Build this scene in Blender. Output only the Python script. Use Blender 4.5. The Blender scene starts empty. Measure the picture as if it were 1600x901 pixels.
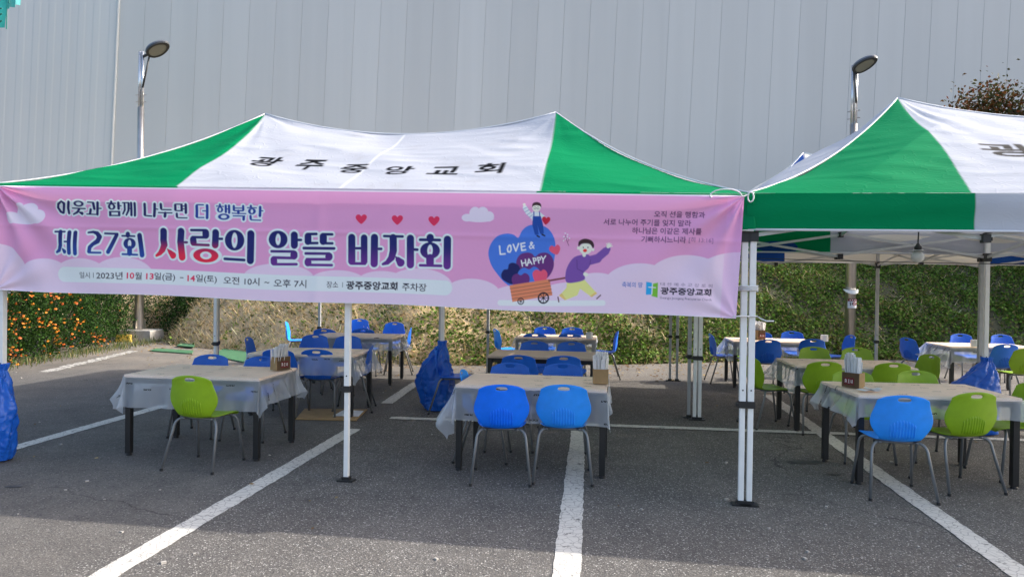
import bpy, bmesh, math, random
import numpy as np
from mathutils import Vector, Matrix, Euler
random.seed(7); RNG = np.random.default_rng(11)
R = math.radians
scene = bpy.context.scene
col = scene.collection

# ------------------------------------------------------------------ camera, sky, sun, exposure
F_PX, CX, CY, EYE = 1080.0, 800.0, 450.5, 1.6
PITCH, ROLL = R(-0.504), R(0.77)
fwd = Vector((0, math.cos(PITCH), math.sin(PITCH)))
right0 = Vector((1, 0, 0)); up0 = right0.cross(fwd)
right = right0 * math.cos(ROLL) + up0 * math.sin(ROLL)
up = up0 * math.cos(ROLL) - right0 * math.sin(ROLL)
cam_d = bpy.data.cameras.new('camera'); cam = bpy.data.objects.new('camera', cam_d); col.objects.link(cam)
cam_d.sensor_width = 36; cam_d.lens = 36 * F_PX / 1600; cam_d.clip_end = 500; cam_d.clip_start = 0.05
M3 = Matrix((right, up, -fwd)).transposed()
cam.matrix_world = Matrix.Translation((0, 0, EYE)) @ M3.to_4x4()
scene.camera = cam

SUN_DIR = Vector((3.4, 0.6, 2.3)).normalized()
SUN_EL = math.asin(SUN_DIR.z); SUN_AZ = math.atan2(SUN_DIR.x, SUN_DIR.y)
world = bpy.data.worlds.new('World'); scene.world = world; world.use_nodes = True
wn = world.node_tree.nodes; wl = world.node_tree.links
sky = wn.new('ShaderNodeTexSky'); sky.sky_type = 'NISHITA'; sky.sun_disc = False
sky.sun_elevation = SUN_EL; sky.sun_rotation = SUN_AZ
sky.air_density = 1.0; sky.dust_density = 4.0; sky.ozone_density = 1.0
bg = wn['Background']; bg.inputs['Strength'].default_value = 0.15
wl.new(sky.outputs[0], bg.inputs['Color'])
sd = bpy.data.lights.new('sun', 'SUN'); sd.energy = 2.4; sd.angle = R(0.55); sd.color = (1.0, 0.94, 0.85)
so = bpy.data.objects.new('sun', sd); col.objects.link(so); so.location = (30, 6, 22)
so.rotation_euler = SUN_DIR.to_track_quat('Z', 'Y').to_euler()
scene.view_settings.view_transform = 'Standard'; scene.view_settings.look = 'None'
scene.view_settings.exposure = 1.45; scene.view_settings.gamma = 1.0
scene.view_settings.use_curve_mapping = False
scene.cycles.max_bounces = 8; scene.cycles.transparent_max_bounces = 24
scene.cycles.use_denoising = True

def ray(px, py):
    return fwd + right * ((px - CX) / F_PX) - up * ((py - CY) / F_PX)
def at(px, py, z=0.0):
    d = ray(px, py); k = (z - EYE) / d.z
    return Vector((d.x * k, d.y * k, z))
def at_depth(px, py, Y):
    d = ray(px, py); k = Y / d.y
    return Vector((d.x * k, Y, EYE + d.z * k))

# ------------------------------------------------------------------ helpers
def srgb(r, g, b):
    f = lambda c: (c / 255 / 12.92) if c / 255 <= 0.04045 else ((c / 255 + 0.055) / 1.055) ** 2.4
    return (f(r), f(g), f(b))

class MB:
    def __init__(s): s.v = []; s.f = []; s.m = []
    def add(s, vs, fs, mi=0):
        o = len(s.v); s.v += [tuple(v) for v in vs]
        for f in fs: s.f.append(tuple(i + o for i in f)); s.m.append(mi)
    def box(s, c, size, rot=None, mi=0, taper=1.0):
        x, y, z = [a / 2 for a in size]
        vs = [Vector((sx * x * (taper if sz > 0 else 1), sy * y * (taper if sz > 0 else 1), sz * z)) for sz in (-1, 1) for sx, sy in ((-1, -1), (1, -1), (1, 1), (-1, 1))]
        if rot is not None: vs = [rot @ v for v in vs]
        vs = [v + Vector(c) for v in vs]
        s.add(vs, [(3, 2, 1, 0), (4, 5, 6, 7), (0, 1, 5, 4), (1, 2, 6, 5), (2, 3, 7, 6), (3, 0, 4, 7)], mi)
    def bar(s, a, b, w, h, mi=0):
        a = Vector(a); b = Vector(b); d = b - a
        q = d.to_track_quat('X', 'Z').to_matrix()
        s.box((a + b) / 2, (d.length, w, h), q, mi)
    def tube(s, pts, r, n=8, mi=0, cap=True):
        pts = [Vector(p) for p in pts]
        rs = r if isinstance(r, (list, tuple)) else [r] * len(pts)
        o = len(s.v); prev = None
        for i, p in enumerate(pts):
            t = (pts[min(i + 1, len(pts) - 1)] - pts[max(i - 1, 0)]).normalized()
            if prev is None:
                ref = Vector((0, 0, 1)) if abs(t.z) < 0.9 else Vector((1, 0, 0))
                a = t.cross(ref).normalized()
            else:
                a = (prev - t * prev.dot(t)).normalized()
            prev = a; b = t.cross(a)
            for k in range(n):
                an = 2 * math.pi * k / n
                s.v.append(tuple(p + a * (rs[i] * math.cos(an)) + b * (rs[i] * math.sin(an))))
        for i in range(len(pts) - 1):
            for k in range(n):
                s.f.append((o + i * n + k, o + i * n + (k + 1) % n, o + (i + 1) * n + (k + 1) % n, o + (i + 1) * n + k)); s.m.append(mi)
        if cap:
            s.f.append(tuple(o + k for k in reversed(range(n)))); s.m.append(mi)
            e = o + (len(pts) - 1) * n
            s.f.append(tuple(e + k for k in range(n))); s.m.append(mi)
    def lathe(s, prof, c=(0, 0, 0), n=16, mi=0):
        o = len(s.v)
        for r, z in prof:
            for k in range(n):
                an = 2 * math.pi * k / n
                s.v.append((c[0] + r * math.cos(an), c[1] + r * math.sin(an), c[2] + z))
        for i in range(len(prof) - 1):
            for k in range(n):
                s.f.append((o + i * n + k, o + i * n + (k + 1) % n, o + (i + 1) * n + (k + 1) % n, o + (i + 1) * n + k)); s.m.append(mi)
        s.f.append(tuple(o + k for k in reversed(range(n)))); s.m.append(mi)
        e = o + (len(prof) - 1) * n
        s.f.append(tuple(e + k for k in range(n))); s.m.append(mi)
    def prism(s, poly, z0, z1, mi=0):
        n = len(poly)
        vs = [(x, y, z0) for x, y in poly] + [(x, y, z1) for x, y in poly]
        fs = [tuple(reversed(range(n))), tuple(range(n, 2 * n))] + [(i, (i + 1) % n, n + (i + 1) % n, n + i) for i in range(n)]
        s.add(vs, fs, mi)
    def build(s, name, mats, parent=None, smooth=False, bevel=0):
        me = bpy.data.meshes.new(name); me.from_pydata(s.v, [], s.f)
        mats = mats if isinstance(mats, (list, tuple)) else [mats]
        for m in mats: me.materials.append(m)
        if len(mats) > 1: me.polygons.foreach_set('material_index', s.m)
        if smooth: me.polygons.foreach_set('use_smooth', [True] * len(me.polygons))
        me.update()
        o = bpy.data.objects.new(name, me); col.objects.link(o)
        if parent: o.parent = parent
        if bevel:
            b = o.modifiers.new('bevel', 'BEVEL'); b.width = bevel; b.segments = 2; b.limit_method = 'ANGLE'
        return o

def np_mesh(name, V, Fq, mat, parent=None, colors=None, smooth=True, uv=None):
    """big meshes from numpy: V (n,3), Fq (m,k)"""
    me = bpy.data.meshes.new(name); n = len(V); m, k = Fq.shape
    me.vertices.add(n); me.vertices.foreach_set('co', np.ascontiguousarray(V, dtype=np.float32).ravel())
    me.loops.add(m * k); me.loops.foreach_set('vertex_index', np.ascontiguousarray(Fq, dtype=np.int32).ravel())
    me.polygons.add(m); me.polygons.foreach_set('loop_start', np.arange(0, m * k, k, dtype=np.int32))
    me.update(calc_edges=True)
    me.polygons.foreach_set('use_smooth', np.full(m, smooth, dtype=bool))
    if colors is not None:
        ca = me.color_attributes.new('Col', 'FLOAT_COLOR', 'POINT')
        rgba = np.ones((n, 4), dtype=np.float32); rgba[:, :3] = colors
        ca.data.foreach_set('color', rgba.ravel())
    if uv is not None:
        ul = me.uv_layers.new(name='sheet')
        ul.data.foreach_set('uv', np.ascontiguousarray(uv[Fq.ravel()], dtype=np.float32).ravel())
    me.materials.append(mat); me.validate(); me.update()
    o = bpy.data.objects.new(name, me); col.objects.link(o)
    if parent: o.parent = parent
    return o
def grid_faces(nu, nv, off=0, flip=False):
    i = np.arange(nu * nv).reshape(nv, nu)
    a, b, c, d = i[:-1, :-1].ravel(), i[:-1, 1:].ravel(), i[1:, 1:].ravel(), i[1:, :-1].ravel()
    f = np.stack([a, b, c, d], 1) + off
    return f[:, ::-1] if flip else f

def tag(o, label=None, cat=None, group=None, kind=None):
    if label: o['label'] = label
    if cat: o['category'] = cat
    if group: o['group'] = group
    if kind: o['kind'] = kind
    return o
def thing(name, label, cat, loc=(0, 0, 0), rz=0.0, group=None):
    o = bpy.data.objects.new(name, None); col.objects.link(o)
    o.location = loc; o.rotation_euler = (0, 0, rz); o.empty_display_size = 0.2
    return tag(o, label, cat, group)
def copy_tree(o, parent=None):
    c = o.copy(); col.objects.link(c); c.parent = parent
    for ch in list(o.children): copy_tree(ch, c)
    return c

# ------------------------------------------------------------------ materials
def mat(name, color, rough=0.6, metal=0.0, spec=0.5, var=0.0, vscale=6.0, bump=0.0, bscale=60.0, translucent=0.0, attr=False, sheen=0.0, coat=0.0):
    m = bpy.data.materials.new(name); m.use_nodes = True
    nt = m.node_tree; N = nt.nodes; L = nt.links
    p = N['Principled BSDF']
    p.inputs['Base Color'].default_value = (*color, 1)
    p.inputs['Roughness'].default_value = rough; p.inputs['Metallic'].default_value = metal
    p.inputs['Specular IOR Level'].default_value = spec
    p.inputs['Coat Weight'].default_value = coat
    src = None
    if attr:
        a = N.new('ShaderNodeAttribute'); a.attribute_name = 'Col'; src = a.outputs['Color']
    if var > 0:
        tc = N.new('ShaderNodeTexCoord'); nz = N.new('ShaderNodeTexNoise'); nz.inputs['Scale'].default_value = vscale
        nz.inputs['Detail'].default_value = 6; nz.inputs['Roughness'].default_value = 0.65
        L.new(tc.outputs['Object'], nz.inputs['Vector'])
        mp = N.new('ShaderNodeMapRange'); mp.inputs['From Min'].default_value = 0.3; mp.inputs['From Max'].default_value = 0.7
        mp.inputs['To Min'].default_value = 1 - var; mp.inputs['To Max'].default_value = 1 + var
        L.new(nz.outputs['Fac'], mp.inputs['Value'])
        mx = N.new('ShaderNodeMix'); mx.data_type = 'RGBA'; mx.blend_type = 'MULTIPLY'; mx.inputs['Factor'].default_value = 1
        if src: L.new(src, mx.inputs['A'])
        else: mx.inputs['A'].default_value = (*color, 1)
        L.new(mp.outputs['Result'], mx.inputs['B']); src = mx.outputs['Result']
    if src: L.new(src, p.inputs['Base Color'])
    bn = None
    if bump > 0:
        tc2 = N.new('ShaderNodeTexCoord'); nb = N.new('ShaderNodeTexNoise'); nb.inputs['Scale'].default_value = bscale; nb.inputs['Detail'].default_value = 5
        L.new(tc2.outputs['Object'], nb.inputs['Vector'])
        bn = N.new('ShaderNodeBump'); bn.inputs['Strength'].default_value = bump; bn.inputs['Distance'].default_value = 0.02
        L.new(nb.outputs['Fac'], bn.inputs['Height']); L.new(bn.outputs['Normal'], p.inputs['Normal'])
    if translucent > 0:
        t = N.new('ShaderNodeBsdfTranslucent'); mxs = N.new('ShaderNodeMixShader'); mxs.inputs[0].default_value = translucent
        if src: L.new(src, t.inputs['Color'])
        else: t.inputs['Color'].default_value = (*color, 1)
        if bn: L.new(bn.outputs['Normal'], t.inputs['Normal'])
        L.new(p.outputs[0], mxs.inputs[1]); L.new(t.outputs[0], mxs.inputs[2])
        L.new(mxs.outputs[0], N['Material Output'].inputs['Surface'])
    return m

def asphalt_material():
    m = bpy.data.materials.new('worn_asphalt'); m.use_nodes = True
    nt = m.node_tree; N = nt.nodes; L = nt.links; p = N['Principled BSDF']
    g = N.new('ShaderNodeNewGeometry'); pos = g.outputs['Position']
    def noise(scale, detail=4, rough=0.6):
        n = N.new('ShaderNodeTexNoise'); n.inputs['Scale'].default_value = scale; n.inputs['Detail'].default_value = detail
        n.inputs['Roughness'].default_value = rough; L.new(pos, n.inputs['Vector']); return n.outputs['Fac']
    def rng(v, a, b, c, d):
        r = N.new('ShaderNodeMapRange'); L.new(v, r.inputs['Value'])
        for k, x in zip(('From Min', 'From Max', 'To Min', 'To Max'), (a, b, c, d)): r.inputs[k].default_value = x
        return r.outputs['Result']
    def mix(f, a, b, mode='MIX'):
        x = N.new('ShaderNodeMix'); x.data_type = 'RGBA'; x.blend_type = mode
        if isinstance(f, float): x.inputs['Factor'].default_value = f
        else: L.new(f, x.inputs['Factor'])
        for k, v in (('A', a), ('B', b)):
            if isinstance(v, tuple): x.inputs[k].default_value = (*v, 1)
            else: L.new(v, x.inputs[k])
        return x.outputs['Result']
    base = mix(rng(noise(0.45, 5), 0.35, 0.68, 0, 1), (0.098, 0.0905, 0.083), (0.144, 0.134, 0.123))
    base = mix(rng(noise(3.2, 6, 0.7), 0.4, 0.75, 0, 0.7), base, (0.066, 0.063, 0.061))
    # wheel polished bands and old oil spots
    mpb = N.new('ShaderNodeMapping'); mpb.inputs['Scale'].default_value = (1.1, 0.16, 1); mpb.inputs['Rotation'].default_value = (0, 0, R(6.5)); L.new(pos, mpb.inputs['Vector'])
    nb_ = N.new('ShaderNodeTexNoise'); nb_.inputs['Scale'].default_value = 1.3; nb_.inputs['Detail'].default_value = 5; L.new(mpb.outputs[0], nb_.inputs['Vector'])
    base = mix(rng(nb_.outputs['Fac'], 0.5, 0.72, 0, 0.55), base, (0.150, 0.141, 0.130))
    base = mix(rng(noise(1.15, 7, 0.72), 0.66, 0.74, 0, 0.6), base, (0.040, 0.038, 0.037))
    vo = N.new('ShaderNodeTexVoronoi'); vo.inputs['Scale'].default_value = 100; L.new(pos, vo.inputs['Vector'])
    sep = N.new('ShaderNodeSeparateColor'); L.new(vo.outputs['Color'], sep.inputs[0])
    stone = rng(sep.outputs[0], 0.52, 0.95, 0, 0.95)
    edge = rng(vo.outputs['Distance'], 0.25, 0.6, 1, 0)
    mm = N.new('ShaderNodeMath'); mm.operation = 'MULTIPLY'; L.new(stone, mm.inputs[0]); L.new(edge, mm.inputs[1])
    # the resurfaced bay on the left has finer, darker stone
    sx = N.new('ShaderNodeSeparateXYZ'); L.new(pos, sx.inputs[0])
    ln = N.new('ShaderNodeMath'); ln.operation = 'MULTIPLY_ADD'; L.new(sx.outputs[1], ln.inputs[0]); ln.inputs[1].default_value = -0.115; L.new(sx.outputs[0], ln.inputs[2])
    bay = rng(ln.outputs[0], -2.84, -2.80, 0.45, 1)
    m2 = N.new('ShaderNodeMath'); m2.operation = 'MULTIPLY'; L.new(mm.outputs[0], m2.inputs[0]); L.new(bay, m2.inputs[1])
    base = mix(m2.outputs[0], base, mix(sep.outputs[2], (0.22, 0.21, 0.20), (0.56, 0.54, 0.50)))
    pit = rng(sep.outputs[1], 0.8, 0.95, 0, 0.6)
    base = mix(pit, base, (0.035, 0.035, 0.036))
    vc = N.new('ShaderNodeTexVoronoi'); vc.feature = 'DISTANCE_TO_EDGE'; vc.inputs['Scale'].default_value = 0.33
    wb = N.new('ShaderNodeMix'); wb.data_type = 'RGBA'; wb.blend_type = 'LINEAR_LIGHT'; wb.inputs['Factor'].default_value = 0.32; nw = N.new('ShaderNodeTexNoise'); nw.inputs['Scale'].default_value = 1.7; nw.inputs['Detail'].default_value = 7; L.new(pos, nw.inputs['Vector'])
    L.new(pos, wb.inputs['A']); L.new(nw.outputs['Color'], wb.inputs['B']); L.new(wb.outputs['Result'], vc.inputs['Vector'])
    ck = N.new('ShaderNodeMath'); ck.operation = 'MULTIPLY'; L.new(rng(vc.outputs['Distance'], 0.0, 0.0035, 0.75, 0), ck.inputs[0]); L.new(rng(noise(0.5, 2), 0.48, 0.6, 0, 1), ck.inputs[1])
    base = mix(ck.outputs[0], base, (0.022, 0.021, 0.02))
    # dust, soil and leaf litter along the foot of the bank
    dus = rng(sx.outputs[1], 10.5, 15.0, 0, 0.75)
    md = N.new('ShaderNodeMath'); md.operation = 'MULTIPLY'; L.new(dus, md.inputs[0]); L.new(rng(noise(1.3, 6, 0.7), 0.36, 0.62, 0.25, 1), md.inputs[1])
    base = mix(md.outputs[0], base, (0.27, 0.235, 0.19))
    L.new(base, p.inputs['Base Color']); p.inputs['Roughness'].default_value = 0.88; p.inputs['Specular IOR Level'].default_value = 0.25
    bu = N.new('ShaderNodeBump'); bu.inputs['Strength'].default_value = 0.55; bu.inputs['Distance'].default_value = 0.006
    L.new(vo.outputs['Distance'], bu.inputs['Height']); L.new(bu.outputs['Normal'], p.inputs['Normal'])
    return m

def paint_material(name='worn_white_paint', wear=0.60):
    m = bpy.data.materials.new(name); m.use_nodes = True
    nt = m.node_tree; N = nt.nodes; L = nt.links; p = N['Principled BSDF']
    g = N.new('ShaderNodeNewGeometry'); pos = g.outputs['Position']
    def noise(scale, d=5):
        n = N.new('ShaderNodeTexNoise'); n.inputs['Scale'].default_value = scale; n.inputs['Detail'].default_value = d; n.inputs['Roughness'].default_value = 0.7
        L.new(pos, n.inputs['Vector']); return n.outputs['Fac']
    vo = N.new('ShaderNodeTexVoronoi'); vo.feature = 'DISTANCE_TO_EDGE'; vo.inputs['Scale'].default_value = 17; 
    wob = N.new('ShaderNodeMix'); wob.data_type = 'RGBA'; wob.blend_type = 'LINEAR_LIGHT'; wob.inputs['Factor'].default_value = 0.03
    nz = N.new('ShaderNodeTexNoise'); nz.inputs['Scale'].default_value = 9; L.new(pos, nz.inputs['Vector'])
    L.new(pos, wob.inputs['A']); L.new(nz.outputs['Color'], wob.inputs['B']); L.new(wob.outputs['Result'], vo.inputs['Vector'])
    cr = N.new('ShaderNodeMapRange'); cr.inputs['From Min'].default_value = 0.015; cr.inputs['From Max'].default_value = 0.05; cr.inputs['To Min'].default_value = 0.55; cr.inputs['To Max'].default_value = 0
    L.new(vo.outputs['Distance'], cr.inputs['Value'])
    wr = N.new('ShaderNodeMapRange'); wr.inputs['From Min'].default_value = wear; wr.inputs['From Max'].default_value = wear + 0.06; wr.inputs['To Max'].default_value = 0.85
    L.new(noise(14), wr.inputs['Value'])
    mx = N.new('ShaderNodeMath'); mx.operation = 'MAXIMUM'; L.new(cr.outputs[0], mx.inputs[0]); L.new(wr.outputs[0], mx.inputs[1])
    tone = N.new('ShaderNodeMix'); tone.data_type = 'RGBA'; tone.inputs['A'].default_value = (0.62, 0.60, 0.55, 1); tone.inputs['B'].default_value = (0.48, 0.46, 0.42, 1)
    L.new(noise(5), tone.inputs['Factor'])
    c = N.new('ShaderNodeMix'); c.data_type = 'RGBA'; L.new(tone.outputs['Result'], c.inputs['A']); c.inputs['B'].default_value = (0.085, 0.082, 0.08, 1)
    L.new(mx.outputs[0], c.inputs['Factor']); L.new(c.outputs['Result'], p.inputs['Base Color'])
    p.inputs['Roughness'].default_value = 0.8
    return m

def fabric_material(name, translucent=0.3, crease=0.35, dirt=True, scale=1.0):
    m = bpy.data.materials.new(name); m.use_nodes = True
    nt = m.node_tree; N = nt.nodes; L = nt.links; p = N['Principled BSDF']
    a = N.new('ShaderNodeAttribute'); a.attribute_name = 'Col'; src = a.outputs['Color']
    tc = N.new('ShaderNodeTexCoord')
    if dirt:
        n1 = N.new('ShaderNodeTexNoise'); n1.inputs['Scale'].default_value = 1.6; n1.inputs['Detail'].default_value = 8; n1.inputs['Roughness'].default_value = 0.75
        L.new(tc.outputs['Object'], n1.inputs['Vector'])
        r = N.new('ShaderNodeMapRange'); r.inputs['From Min'].default_value = 0.56; r.inputs['From Max'].default_value = 0.78; r.inputs['To Max'].default_value = 0.45
        L.new(n1.outputs['Fac'], r.inputs['Value'])
        mx = N.new('ShaderNodeMix'); mx.data_type = 'RGBA'; mx.blend_type = 'MULTIPLY'; L.new(r.outputs[0], mx.inputs['Factor'])
        L.new(src, mx.inputs['A']); mx.inputs['B'].default_value = (0.62, 0.55, 0.47, 1); src = mx.outputs['Result']
    L.new(src, p.inputs['Base Color']); p.inputs['Roughness'].default_value = 0.65; p.inputs['Specular IOR Level'].default_value = 0.05
    # creases: ridged noise + fine voronoi crumple
    wv = N.new('ShaderNodeTexNoise'); wv.noise_type = 'RIDGED_MULTIFRACTAL'; wv.inputs['Scale'].default_value = 2.6 * scale; wv.inputs['Detail'].default_value = 7; wv.inputs['Roughness'].default_value = 0.62
    mp = N.new('ShaderNodeMapping'); mp.inputs['Scale'].default_value = (0.7, 1.9, 1.9); mp.inputs['Rotation'].default_value = (0.1, 0.2, 0.45)
    L.new(tc.outputs['Object'], mp.inputs['Vector']); L.new(mp.outputs[0], wv.inputs['Vector'])
    vo = N.new('ShaderNodeTexVoronoi'); vo.feature = 'DISTANCE_TO_EDGE'; vo.inputs['Scale'].default_value = 9.0 * scale
    ds = N.new('ShaderNodeMix'); ds.data_type = 'RGBA'; ds.blend_type = 'LINEAR_LIGHT'; ds.inputs['Factor'].default_value = 0.12
    nz = N.new('ShaderNodeTexNoise'); nz.inputs['Scale'].default_value = 3.5; L.new(tc.outputs['Object'], nz.inputs['Vector'])
    L.new(mp.outputs[0], ds.inputs['A']); L.new(nz.outputs['Color'], ds.inputs['B']); L.new(ds.outputs['Result'], vo.inputs['Vector'])
    cr = N.new('ShaderNodeMapRange'); cr.inputs['From Max'].default_value = 0.07; L.new(vo.outputs['Distance'], cr.inputs['Value'])
    ad = N.new('ShaderNodeMath'); ad.operation = 'MULTIPLY_ADD'; L.new(cr.outputs[0], ad.inputs[0]); ad.inputs[1].default_value = -0.05; L.new(wv.outputs['Fac'], ad.inputs[2])
    bu = N.new('ShaderNodeBump'); bu.inputs['Strength'].default_value = crease; bu.inputs['Distance'].default_value = 0.035
    L.new(ad.outputs[0], bu.inputs['Height']); L.new(bu.outputs['Normal'], p.inputs['Normal'])
    t = N.new('ShaderNodeBsdfTranslucent'); L.new(src, t.inputs['Color']); L.new(bu.outputs['Normal'], t.inputs['Normal'])
    ms = N.new('ShaderNodeMixShader'); ms.inputs[0].default_value = translucent
    L.new(p.outputs[0], ms.inputs[1]); L.new(t.outputs[0], ms.inputs[2]); L.new(ms.outputs[0], N['Material Output'].inputs['Surface'])
    return m

def film_material():
    m = bpy.data.materials.new('printed_plastic_film'); m.use_nodes = True
    nt = m.node_tree; N = nt.nodes; L = nt.links; p = N['Principled BSDF']
    p.inputs['Roughness'].default_value = 0.2; p.inputs['Specular IOR Level'].default_value = 0.7
    uv = N.new('ShaderNodeUVMap'); uv.uv_map = 'sheet'
    vo = N.new('ShaderNodeTexVoronoi'); vo.inputs['Scale'].default_value = 5.2; vo.voronoi_dimensions = '2D'; vo.inputs['Randomness'].default_value = 0.55
    L.new(uv.outputs[0], vo.inputs['Vector'])
    sc = N.new('ShaderNodeVectorMath'); sc.operation = 'SUBTRACT'; L.new(uv.outputs[0], sc.inputs[0]); L.new(vo.outputs['Position'], sc.inputs[1])
    sp = N.new('ShaderNodeSeparateXYZ'); L.new(sc.outputs[0], sp.inputs[0])
    def near(v, lim):
        ab = N.new('ShaderNodeMath'); ab.operation = 'ABSOLUTE'; L.new(v, ab.inputs[0])
        lt = N.new('ShaderNodeMath'); lt.operation = 'LESS_THAN'; L.new(ab.outputs[0], lt.inputs[0]); lt.inputs[1].default_value = lim; return lt.outputs[0]
    def mul(a, b):
        q = N.new('ShaderNodeMath'); q.operation = 'MULTIPLY'; L.new(a, q.inputs[0]); L.new(b, q.inputs[1]); return q.outputs[0]
    mark = mul(near(sp.outputs[0], 0.036), near(sp.outputs[1], 0.0075))
    wt = N.new('ShaderNodeTexNoise'); wt.inputs['Scale'].default_value = 110; wt.noise_dimensions = '2D'; L.new(uv.outputs[0], wt.inputs['Vector'])
    gt = N.new('ShaderNodeMath'); gt.operation = 'GREATER_THAN'; gt.inputs[1].default_value = 0.46; L.new(wt.outputs['Fac'], gt.inputs[0])
    cs = N.new('ShaderNodeSeparateColor'); L.new(vo.outputs['Color'], cs.inputs[0])
    pick = N.new('ShaderNodeMath'); pick.operation = 'GREATER_THAN'; pick.inputs[1].default_value = 0.35; L.new(cs.outputs[0], pick.inputs[0])
    mark = mul(mul(mark, gt.outputs[0]), pick.outputs[0])
    cm = N.new('ShaderNodeMix'); cm.data_type = 'RGBA'; cm.inputs['A'].default_value = (0.87, 0.92, 0.98, 1); cm.inputs['B'].default_value = (0.03, 0.03, 0.035, 1)
    L.new(mark, cm.inputs['Factor']); L.new(cm.outputs['Result'], p.inputs['Base Color'])
    nb = N.new('ShaderNodeTexNoise'); nb.inputs['Scale'].default_value = 7; nb.inputs['Detail'].default_value = 5; nb.noise_type = 'RIDGED_MULTIFRACTAL'; L.new(uv.outputs[0], nb.inputs['Vector'])
    bu = N.new('ShaderNodeBump'); bu.inputs['Strength'].default_value = 0.5; bu.inputs['Distance'].default_value = 0.012
    L.new(nb.outputs['Fac'], bu.inputs['Height']); L.new(bu.outputs['Normal'], p.inputs['Normal'])
    t = N.new('ShaderNodeBsdfTranslucent'); L.new(cm.outputs['Result'], t.inputs['Color'])
    ms = N.new('ShaderNodeMixShader'); ms.inputs[0].default_value = 0.4; L.new(p.outputs[0], ms.inputs[1]); L.new(t.outputs[0], ms.inputs[2])
    sk = N.new('ShaderNodeAttribute'); sk.attribute_name = 'Col'; sks = N.new('ShaderNodeSeparateColor'); L.new(sk.outputs['Color'], sks.inputs[0])
    tr = N.new('ShaderNodeBsdfTransparent'); tr.inputs['Color'].default_value = (0.985, 0.99, 0.995, 1)
    fac = N.new('ShaderNodeMath'); fac.operation = 'MAXIMUM'; L.new(mark, fac.inputs[0])
    fr = N.new('ShaderNodeMapRange'); fr.inputs['From Min'].default_value = 0.3; fr.inputs['From Max'].default_value = 0.9; fr.inputs['To Min'].default_value = 0.38; fr.inputs['To Max'].default_value = 0.80
    L.new(nb.outputs['Fac'], fr.inputs['Value']); top = N.new('ShaderNodeMapRange'); top.inputs['To Min'].default_value = 0.10; top.inputs['To Max'].default_value = 1; L.new(sks.outputs[0], top.inputs['Value']); L.new(mul(fr.outputs[0], top.outputs[0]), fac.inputs[1])
    m2 = N.new('ShaderNodeMixShader'); L.new(fac.outputs[0], m2.inputs[0]); L.new(tr.outputs[0], m2.inputs[1]); L.new(ms.outputs[0], m2.inputs[2])
    L.new(m2.outputs[0], N['Material Output'].inputs['Surface'])
    return m

M = {}
M['asphalt'] = asphalt_material(); M['paint'] = paint_material()
M['paint_old'] = paint_material('badly_worn_paint', 0.47)
M['pole'] = mat('white_powder_coated_steel', (0.82, 0.81, 0.78), 0.4, var=0.06, vscale=9)
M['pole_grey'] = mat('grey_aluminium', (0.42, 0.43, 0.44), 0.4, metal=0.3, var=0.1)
M['bar'] = mat('pale_truss_steel', (0.50, 0.51, 0.50), 0.4, metal=0.3, var=0.08)
M['black'] = mat('black_plastic', (0.018, 0.018, 0.019), 0.45)
M['blacksteel'] = mat('black_painted_steel', (0.014, 0.014, 0.015), 0.4, var=0.2)
M['canopy'] = fabric_material('canopy_polyester', 0.34, 0.75)
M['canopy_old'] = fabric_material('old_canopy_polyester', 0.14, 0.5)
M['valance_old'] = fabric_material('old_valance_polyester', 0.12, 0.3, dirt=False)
M['valance'] = fabric_material('valance_polyester', 0.34, 0.3, dirt=False)
M['banner'] = mat('printed_banner_cloth', (0.7, 0.5, 0.6), 0.55, attr=True, translucent=0.18, bump=0.05, bscale=40, spec=0.3)
M['piping'] = mat('white_edge_tape', (0.62, 0.63, 0.66), 0.6)
M['rope'] = mat('white_nylon_rope', (0.78, 0.78, 0.78), 0.7, bump=0.4, bscale=250)
M['film'] = film_material()
M['tabletop'] = mat('beige_paper_covered_top', (0.93, 0.71, 0.54), 0.6, var=0.10, vscale=3.5)
M['tablewood'] = mat('tan_laminate_top', (0.52, 0.39, 0.29), 0.45, var=0.08, vscale=4)
M['blue'] = mat('blue_chair_plastic', (0.006, 0.125, 0.62), 0.42, var=0.11, vscale=7, bump=0.05, bscale=400)  # chair blue held darker to suit the shade under the tents
M['azure'] = mat('azure_chair_plastic', (0.016, 0.29, 0.93), 0.42, var=0.11, vscale=7, bump=0.05, bscale=400)
M['blue_lit'] = mat('lit_blue_chair_plastic', (0.004, 0.18, 0.93), 0.42, spec=0.3, var=0.11, vscale=7, bump=0.05, bscale=400)  # same blue plastic, brightened to paint in the front chair's stronger light
M['green'] = mat('lime_chair_plastic', (0.26, 0.43, 0.008), 0.42, var=0.11, vscale=7, bump=0.05, bscale=400)
M['chairleg'] = mat('grey_chair_tube', (0.20, 0.205, 0.21), 0.42, metal=0.5, var=0.1)
M['kraft'] = mat('brown_kraft_card', (0.34, 0.22, 0.10), 0.75, var=0.12, vscale=12)
M['kraftdark'] = mat('dark_printed_card', (0.10, 0.055, 0.025), 0.7, var=0.15, vscale=12)
M['maroon'] = mat('maroon_print', (0.14, 0.008, 0.012), 0.6)
M['whiteprint'] = mat('white_print', (0.75, 0.74, 0.74), 0.6)
M['paper'] = mat('white_paper', (0.86, 0.86, 0.87), 0.7, var=0.06, vscale=30, translucent=0.15)
M['bag'] = mat('blue_refuse_bag', (0.014, 0.15, 0.66), 0.3, bump=0.5, bscale=16, translucent=0.35, spec=0.6)
M['wall'] = None
M['steel'] = mat('brushed_stainless_steel', (0.50, 0.47, 0.43), 0.28, metal=0.9, var=0.15, vscale=3)
M['lampgrey'] = mat('grey_lamp_housing', (0.16, 0.17, 0.185), 0.4, metal=0.4)
M['lampdark'] = mat('dark_lamp_underside', (0.035, 0.037, 0.04), 0.5)
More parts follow.
